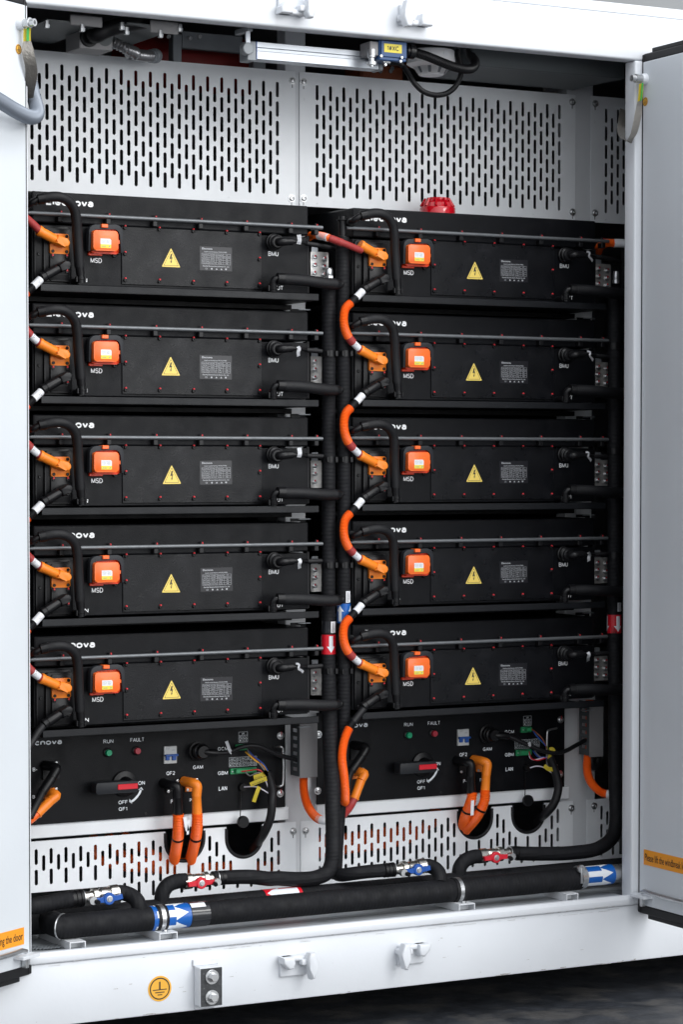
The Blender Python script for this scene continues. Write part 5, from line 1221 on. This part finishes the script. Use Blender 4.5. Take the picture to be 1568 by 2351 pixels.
# ---- bonding straps and door conduit
def strap(label, pts, wd, wdir):
    t = thing('bonding_strap', label, 'earth strap', pts[0], 'braided bonding straps at the doors')
    P_, L = smooth_path(pts, .006); n = len(P_); k = int(n*.16)
    def rib(a, b, m, nm, w, th=.002):
        bm = NB(); rows = []
        for i in range(a, b+1):
            f = i/(n-1); s = wdir(f)*w*((.62+.38*min(1, max(0, (f-.14)/.12))) if nm == 'braid' else 1); rows.append((bm.verts.new(P_[i]-s), bm.verts.new(P_[i]-s*.33), bm.verts.new(P_[i]+s*.33), bm.verts.new(P_[i]+s)))
        for i in range(len(rows)-1):
            for q_ in range(3): bm.faces.new((rows[i][q_], rows[i][q_+1], rows[i+1][q_+1], rows[i+1][q_]))
        bmesh.ops.solidify(bm, geom=list(bm.faces), thickness=th); return obj(nm, bm, m, t, True)
    rib(k, n-1, M_braid, 'braid', wd)
    rib(0, k, M_yel2, 'yellow_sleeve', wd*.62, .004)
    bm = NB(); rows = []
    for i in range(0, k+1):
        f = i/(n-1); s = wdir(f)*wd*.22; rows.append((bm.verts.new(P_[i]-s+V((0,-.0048,0))), bm.verts.new(P_[i]+s+V((0,-.0048,0)))))
    for i in range(len(rows)-1): bm.faces.new((rows[i][0], rows[i][1], rows[i+1][1], rows[i+1][0]))
    obj('green_stripe', bm, mat('stripe_green', (.03,.35,.06), .5), t)
x_ = lambda x, y, Y: at('X', x, y, Y)
strap('braided bonding strap looping from the right door', [x_(1030,700,-.325), x_(1025,780,-.325), x_(1018,860,-.325), x_(1000,1000,-.325), x_(975,1180,-.33), x_(920,1380,-.33), x_(860,1460,-.325), x_(800,1440,-.305), x_(765,1370,-.28), x_(768,1250,-.25), x_(800,1050,-.22)], .0125, lambda f: V((.93, -.1, .36*(1 if f < .5 else -1))).normalized())
t_ = lambda x, y, Y: at('T', x, y, Y)
strap('braided bonding strap at the edge of the left door', [t_(283,300,-.335), t_(280,380,-.335), t_(282,460,-.335), t_(292,560,-.335), t_(318,680,-.33), t_(328,780,-.32), t_(318,860,-.31), t_(300,950,-.29), t_(285,1040,-.25)], .0145, lambda f: V((.9, -.2, .1)).normalized())
t = thing('flexible_conduit', 'grey ribbed conduit sagging from the left door into the bay', 'conduit', t_(200,1200,-.36))
obj('conduit', TB([t_(-260,930,-.50), t_(-120,1000,-.47), t_(20,1085,-.44), t_(150,1165,-.41), t_(270,1225,-.37), t_(350,1238,-.33), t_(388,1200,-.29), t_(378,1120,-.25), t_(345,1010,-.20), t_(325,900,-.12)], .0155, 18, .004, corr=(.0026,.0074)), M_conduit, t, True)
# ================================================================== UNDER THE ROOF
u_ = lambda x, y, Y: at('U', x, y, Y); v_ = lambda x, y, Y: at('V', x, y, Y); w_ = lambda x, y, Y: at('W', x, y, Y)
def slab(z, x0, y0, x1, y1, Y, th, bev=.002):
    a = at(z, x0, y1, Y); b = at(z, x1, y0, Y); return BX(a.x, b.x, Y, Y+th, a.z, b.z, bev, 1)
# linear actuator
t = thing('window_actuator', 'silver linear actuator with blue motor under the roof', 'actuator', v_(800,300,-.20)); AY = -.20
a = v_(203,275,AY); b = v_(1500,400,AY); zc = (a.z+b.z)/2; hh = .0218
bm = NB()
for z0, z1, y0 in ((.0078,.0218,AY), (-.0218,-.0010,AY), (-.0008,.0076,AY+.003)):
    box(bm, a.x, b.x, y0, AY+.045, zc+z0, zc+z1, .0008, 1)
obj('profile', bm, M_alu, t)
obj('end_cap', BX(a.x-.026, a.x-.0003, AY-.001, AY+.046, zc-.027, zc+.022, .002, 1), M_gsteel, t); obj('blue_seal', BX(a.x-.0002, a.x+.0015, AY-.0012, AY+.0462, zc-.0225, zc+.0225), M_bluep, t)
obj('end_cap', BX(b.x+.0002, b.x+.014, AY-.001, AY+.046, zc-.024, zc+.016, .004, 2), M_gsteel, t)
c = v_(98,268,AY-.004); obj('pivot', lathe(NB(), c+V((0,.01,0)), c+V((0,-.012,0)), [(0,.0155),(.9,.0155),(1,.0135)], 18), M_gsteel, t, True)
obj('hanger', BX(c.x-.006, c.x+.007, AY-.012, AY-.006, c.z+.010, c.z+.044, .001, 1), M_alu, t); obj('hanger_foot', BX(c.x-.002, c.x+.014, AY-.012, AY+.06, c.z+.044, c.z+.056, .001, 1), M_gsteel, t)
GY = AY-.055
obj('gearbox', (lambda a, b: BX(a.x, b.x, GY, AY-.001, a.z, b.z, .002, 1))(w_(215,270,GY), w_(305,128,GY)), M_duct, t)
mo = obj('motor', (lambda a, b: BX(a.x, b.x, GY-.004, AY-.001, a.z, b.z, .002, 1))(w_(305,320,GY), w_(592,138,GY)), mat('motor_blue', (.015,.065,.19), .45), t)
obj('motor_cover', (lambda a, b: BX(a.x, b.x, GY-.008, GY-.0042, a.z, b.z, .001, 1))(w_(318,285,GY), w_(588,142,GY)), mat('motor_blue', (.015,.065,.19), .45), mo)
a = w_(366,240,GY-.009); b = w_(552,162,GY-.009); a.z = (a.z+w_(366,232,GY-.009).z)/2; obj('marker_label', BX(a.x, b.x, GY-.0088, GY-.0081, a.z, b.z), M_yel2, mo)
bm = NB(); face_text(bm, '1#XC', (a.x+(b.x-a.x)*.16, a.z+(b.z-a.z)*.24), (a.x+(b.x-a.x)*.84, a.z+(b.z-a.z)*.78), GY-.0092); obj('lettering', bm, M_inkb, mo)
for x, y in ((330,280),(548,296),(535,335),(375,372)):
    c = w_(x,y,GY-.008); obj('motor_screw', screw_bm(c.x, c.z, GY-.008, .0042, .004), M_steel, mo)
c = w_(232,310,GY+.01); obj('ball_joint', lathe(NB(), c+V((0,0,.024)), c+V((0,0,-.020)), [(0,.0115),(.45,.0115),(.5,.008),(.7,.008),(.72,.0135),(.9,.0135),(.92,.006),(1,.006)], 14), M_steel, t, True)
obj('cable_gland', lathe(NB(), w_(590,225,GY+.012), w_(690,240,GY+.012), [(0,.016),(.25,.016),(.3,.0195),(.8,.0195),(1,.014)], 16), M_plast, t, True)
obj('lower_gland', lathe(NB(), w_(350,340,GY+.02), w_(425,345,GY+.02), [(0,.0055),(1,.0055)], 10), M_steel, t, True)
t = thing('motor_conduit', 'thick black ribbed conduit running from the blue motor to the ceiling', 'conduit', w_(1000,340,-.22))
obj('conduit', TB([w_(680,240,GY+.012), w_(800,275,-.24), w_(950,335,-.23), w_(1100,392,-.22), w_(1230,418,-.20), w_(1310,400,-.17), w_(1330,340,-.14), w_(1285,270,-.11), w_(1270,220,-.10)], .0115, 14, .004, corr=(.0010,.0045)), M_plast, t, True)
t = thing('motor_conduit', 'thin black conduit hanging in a loop in front of the right perforated panel', 'conduit', w_(900,690,-.2))
obj('conduit', TB([w_(420,346,GY+.02), w_(500,350,-.23), w_(560,378,-.22), w_(610,450,-.22), w_(680,560,-.22), w_(780,655,-.21), w_(920,693,-.20), w_(1050,662,-.19), w_(1140,570,-.18), w_(1180,450,-.17), w_(1170,350,-.15), w_(1145,260,-.13), w_(1150,220,-.12)], .0068, 12, .004, corr=(.0007,.0034)), M_plast, t, True)
# smoke detector
t = thing('smoke_detector', 'white smoke detector hanging under the roof', 'detector', w_(870,380,-.10)); c = w_(862,262,-.10); b = w_(870,490,-.10); d = b-c; d.x = 0; d.y = 0
obj('base', lathe(NB(), c, c+d, [(-.15,.062),(0,.062),(.40,.0655),(.47,.0655),(.52,.060),(.62,.050)], 32), M_det, t, True)
obj('chamber', lathe(NB(), c, c+d, [(.6,.0440),(.9,.036),(.985,.032),(1.0,.028)], 28), M_det, t, True)
bm = NB()
for k in range(10):
    a_ = 2*pi*k/10; u = V((cos(a_), sin(a_), 0)); s = V((-sin(a_), cos(a_), 0)); p0 = c+d*.60; p1 = c+d*.93
    vs = [bm.verts.new(q_) for q_ in (p0+u*.0505-s*.0115, p0+u*.0505+s*.0115, p1+u*.0375+s*.0085, p1+u*.0375-s*.0085)]; bm.faces.new(vs)
bmesh.ops.solidify(bm, geom=list(bm.faces), thickness=.004); obj('rib', bm, M_det, t)
obj('slot_core', lathe(NB(), c, c+d, [(.6,.0448),(.9,.0366)], 20), M_gsteel, t)
obj('led_window', BX(c.x+.002, c.x+.014, c.y-.0640, c.y-.0615, c.z-.012, c.z+.002), M_lab, t)
# junction box with hose elbow, flexible conduit
t = thing('junction_box', 'grey junction box with knockout ring under the left of the roof', 'junction box', t_(1000,420,-.06)); JY = -.06
a = t_(838,510,JY); b = t_(1188,350,JY); obj('box', BX(a.x, b.x, JY, JY+.09, a.z, b.z+.012, .002, 1), M_duct, t)
c = t_(1105,400,JY); obj('knockout', lathe(NB(), V((c.x,JY-.001,c.z)), V((c.x,JY,c.z)), [(0,.021),(1,.021)], 24), M_ductd, t)
c = t_(935,395,JY); obj('hose_collar', lathe(NB(), V((c.x,JY,c.z)), V((c.x,JY-.010,c.z)), [(0,.025),(1,.023)], 20), M_plast, t, True)
obj('hose', TB([V((c.x,JY+.01,c.z)), V((c.x+.005,JY-.02,c.z+.004)), t_(1020,370,-.10), t_(1120,320,-.11), t_(1280,270,-.12), t_(1480,230,-.12), t_(1700,200,-.10)], .0205, 16, .006), M_rub, t, True)
t = thing('flexible_conduit', 'dark metal conduit running from the junction box to the red duct', 'conduit', t_(1300,500,-.02))
obj('conduit', TB([t_(1185,445,-.02), t_(1250,475,-.02), t_(1340,520,-.02), t_(1430,565,0), u_(150,370,.02), u_(260,385,.05), u_(330,390,.08)], .0135, 16, .004, corr=(.0020,.0095)), M_conduitd, t, True)
obj('end_fitting', lathe(NB(), u_(325,390,.08), u_(388,388,.10), [(0,.017),(.5,.017),(.55,.019),(.85,.019),(.87,.017),(1,.017)], 16), M_gsteel, t, True)
# red duct and grey frame
t = thing('red_duct', 'dark red insulated duct behind the grey frame under the roof', 'duct', u_(900,400,.30)); a = u_(340,420,.34); b = u_(1238,420,.34)
obj('duct', lathe(NB(), V((a.x-.05,.42,.505)), V((b.x+.02,.42,.505)), [(0,.078),(1,.078)], 28), M_duct_red, t, True)
obj('frame_post', slab('U',530,196,608,470,.20,.03), M_gsteel, t); obj('frame_crossbar', slab('U',608,215,1145,320,.24,.02), M_gsteel, t); obj('frame_post', slab('U',1240,270,1350,500,.22,.03), M_gsteel, t)
for x, y in ((775,215),(500,215),(690,230)):
    c = u_(x,y,.19); obj('frame_bolt', screw_bm(c.x, c.z, .20, .006, .006), M_steel, t)
# slotted ceiling rails
t = thing('ceiling_rail', 'grey slotted rails bolted under the roof at the left', 'rail', t_(800,220,-.15))
bm = slab('T',740,182,1080,262,-.17,.003); obj('rail', bm, M_duct, t); obj('rail', slab('U',330,95,580,180,-.17,.003), M_duct, t)
bm = NB(); a = t_(480,270,-.16); b = t_(1060,250,-.16); box(bm, a.x, b.x, -.165, .15, a.z+.012, a.z+.015); a = u_(120,180,-.16); b = u_(580,190,-.16); box(bm, a.x, b.x, -.165, .15, b.z+.012, b.z+.015); obj('plate', bm, M_ductd, t)
for z, x, y in (('T',865,308),('T',490,270),('T',1285,290),('U',590,152),('U',120,180),('U',418,205)):
    c = at(z,x,y,-.17); obj('rail_bolt', lathe(NB(), c+V((0,0,.012)), c+V((0,0,-.006)), [(0,.006),(.5,.006),(.55,.008),(1,.007)], 8), M_steel, t, True)
# brown valve box and white shelf plates behind the actuator
t = thing('brown_box', 'brown moulded box half hidden behind the blue motor', 'box', w_(400,450,.22)); obj('body', slab('W',120,390,570,540,.22,.10,.006), M_brown, t)
obj('cap', slab('W',600,300,655,400,.22,.10,.004), M_brown, t)
for x, y in ((447,412),(320,440),(430,440)):
    c = w_(x,y,.22); obj('box_screw', screw_bm(c.x, c.z, .22, .006, .004), M_gsteel, t)
t = thing('roof_bracket', 'grey plate bracket under the roof beside the smoke detector', 'bracket', w_(1250,320,-.05))
obj('plate', slab('W',1060,250,1340,390,-.05,.003), M_duct, t)
t = thing('roof_sheet', 'grey folded sheet under the roof at the right', 'sheet metal', at('r2',850,310,.1))
obj('sheet', slab('r2',600,262,1300,300,-.12,.25), M_ductd, t); obj('flange', slab('r2',940,315,1040,425,.30,.02), M_post, t)
# alarm on top of the right stack
t = thing('alarm_beacon', 'red alarm beacon standing on top of the right column of packs', 'alarm'); c = at('n', 1004.5/.680556, 487/.680556, .06); zb = .0824+DZR
ORG[t.name] = V((c.x, .06, zb)); t.location = ORG[t.name]
obj('base', lathe(NB(), V((c.x,.06,zb)), V((c.x,.06,zb+.020)), [(0,.050),(.85,.050),(1,.048)], 32), M_beacon, t, True)
bm = lathe(NB(), V((c.x,.06,zb+.020)), V((c.x,.06,zb+.046)), [(0,.0465),(.45,.044),(.75,.034),(1,.032)], 10); obj('lens', bm, M_beacon, t)
bm = NB()
for k in range(10):
    a_ = 2*pi*(k+.5)/10; u = V((cos(a_), sin(a_), 0)); p0 = V((c.x,.06,zb+.022))+u*.047; p1 = V((c.x,.06,zb+.044))+u*.034; cyl(bm, p0, p1, .004, .003, 6)
obj('lens_rib', bm, M_beacon, t)
# ================================================================== SURROUNDINGS
bm = NB(); bm.faces.new([bm.verts.new(q_) for q_ in ((-30,-30,-2.072),(30,-30,-2.072),(30,30,-2.072),(-30,30,-2.072))]); struct('ground', bm, M_concrete)
struct('hall_wall', BX(-20, 30, 14, 14.2, -2.072, 9), M_wall)
# ================================================================== LIGHT
w = bpy.data.worlds.new('World'); S.world = w; w.use_nodes = True; nt = w.node_tree; bg = nt.nodes['Background']
tc = nt.nodes.new('ShaderNodeTexCoord')          # light of the hall: brightest towards the front right, dim on the left
dt = nt.nodes.new('ShaderNodeVectorMath'); dt.operation = 'DOT_PRODUCT'; dt.inputs[1].default_value = V((.36, -.92, .12)).normalized()
nt.links.new(tc.outputs['Generated'], dt.inputs[0])
rp = nt.nodes.new('ShaderNodeValToRGB'); mr = nt.nodes.new('ShaderNodeMapRange'); mr.inputs[1].default_value = -1; mr.inputs[2].default_value = 1
nt.links.new(dt.outputs['Value'], mr.inputs[0]); nt.links.new(mr.outputs[0], rp.inputs[0])
e = rp.color_ramp.elements; e[0].position = .60; e[0].color = (.275,.29,.315,1); e[1].position = 1.0; e[1].color = (.97,.985,1,1)
nt.links.new(rp.outputs[0], bg.inputs[0]); bg.inputs[1].default_value = 1.85
def area(name, loc, target, sx, sy, power, col=(1,1,1)):
    l = bpy.data.lights.new(name, 'AREA'); l.shape = 'RECTANGLE'; l.size = sx; l.size_y = sy; l.energy = power; l.color = col
    o = bpy.data.objects.new(name, l); COL.objects.link(o); o.location = loc
    o.rotation_euler = (V(target)-V(loc)).to_track_quat('-Z', 'Y').to_euler(); return o
area('hall_lamp_right', (3.2, -5.6, 2.6), (.4, -.2, -.8), 2.6, 1.6, 80, (1, .985, .96))
area('front_fill', (2.7, -7.2, -.1), (.6, 0, -.7), 3.4, 1.8, 48, (.97, .985, 1))  # added low fill lamp: lifts the shaded parts, puts sheen on the packs
area('hall_lamp_top', (.8, -3.6, 4.6), (.5, -.6, -1.2), 3.5, 1.2, 80, (.97, .98, 1))
# ================================================================== CAMERA
cd = bpy.data.cameras.new('camera'); cam = bpy.data.objects.new('camera', cd); COL.objects.link(cam)
cam.matrix_world = Matrix(((RT.x, UP.x, -FW.x, CAM.x), (RT.y, UP.y, -FW.y, CAM.y), (RT.z, UP.z, -FW.z, CAM.z), (0,0,0,1)))
cd.sensor_fit = 'VERTICAL'; cd.sensor_height = 36; cd.lens = FPX/2351*36; cd.shift_y = SY/2351; cd.clip_end = 200; cd.clip_start = .1
S.camera = cam
S.render.engine = 'CYCLES'
vs = S.view_settings; S.display_settings.display_device = 'sRGB'; vs.view_transform = 'Standard'; vs.look = 'None'; vs.exposure = .47; vs.gamma = 1; vs.use_curve_mapping = False
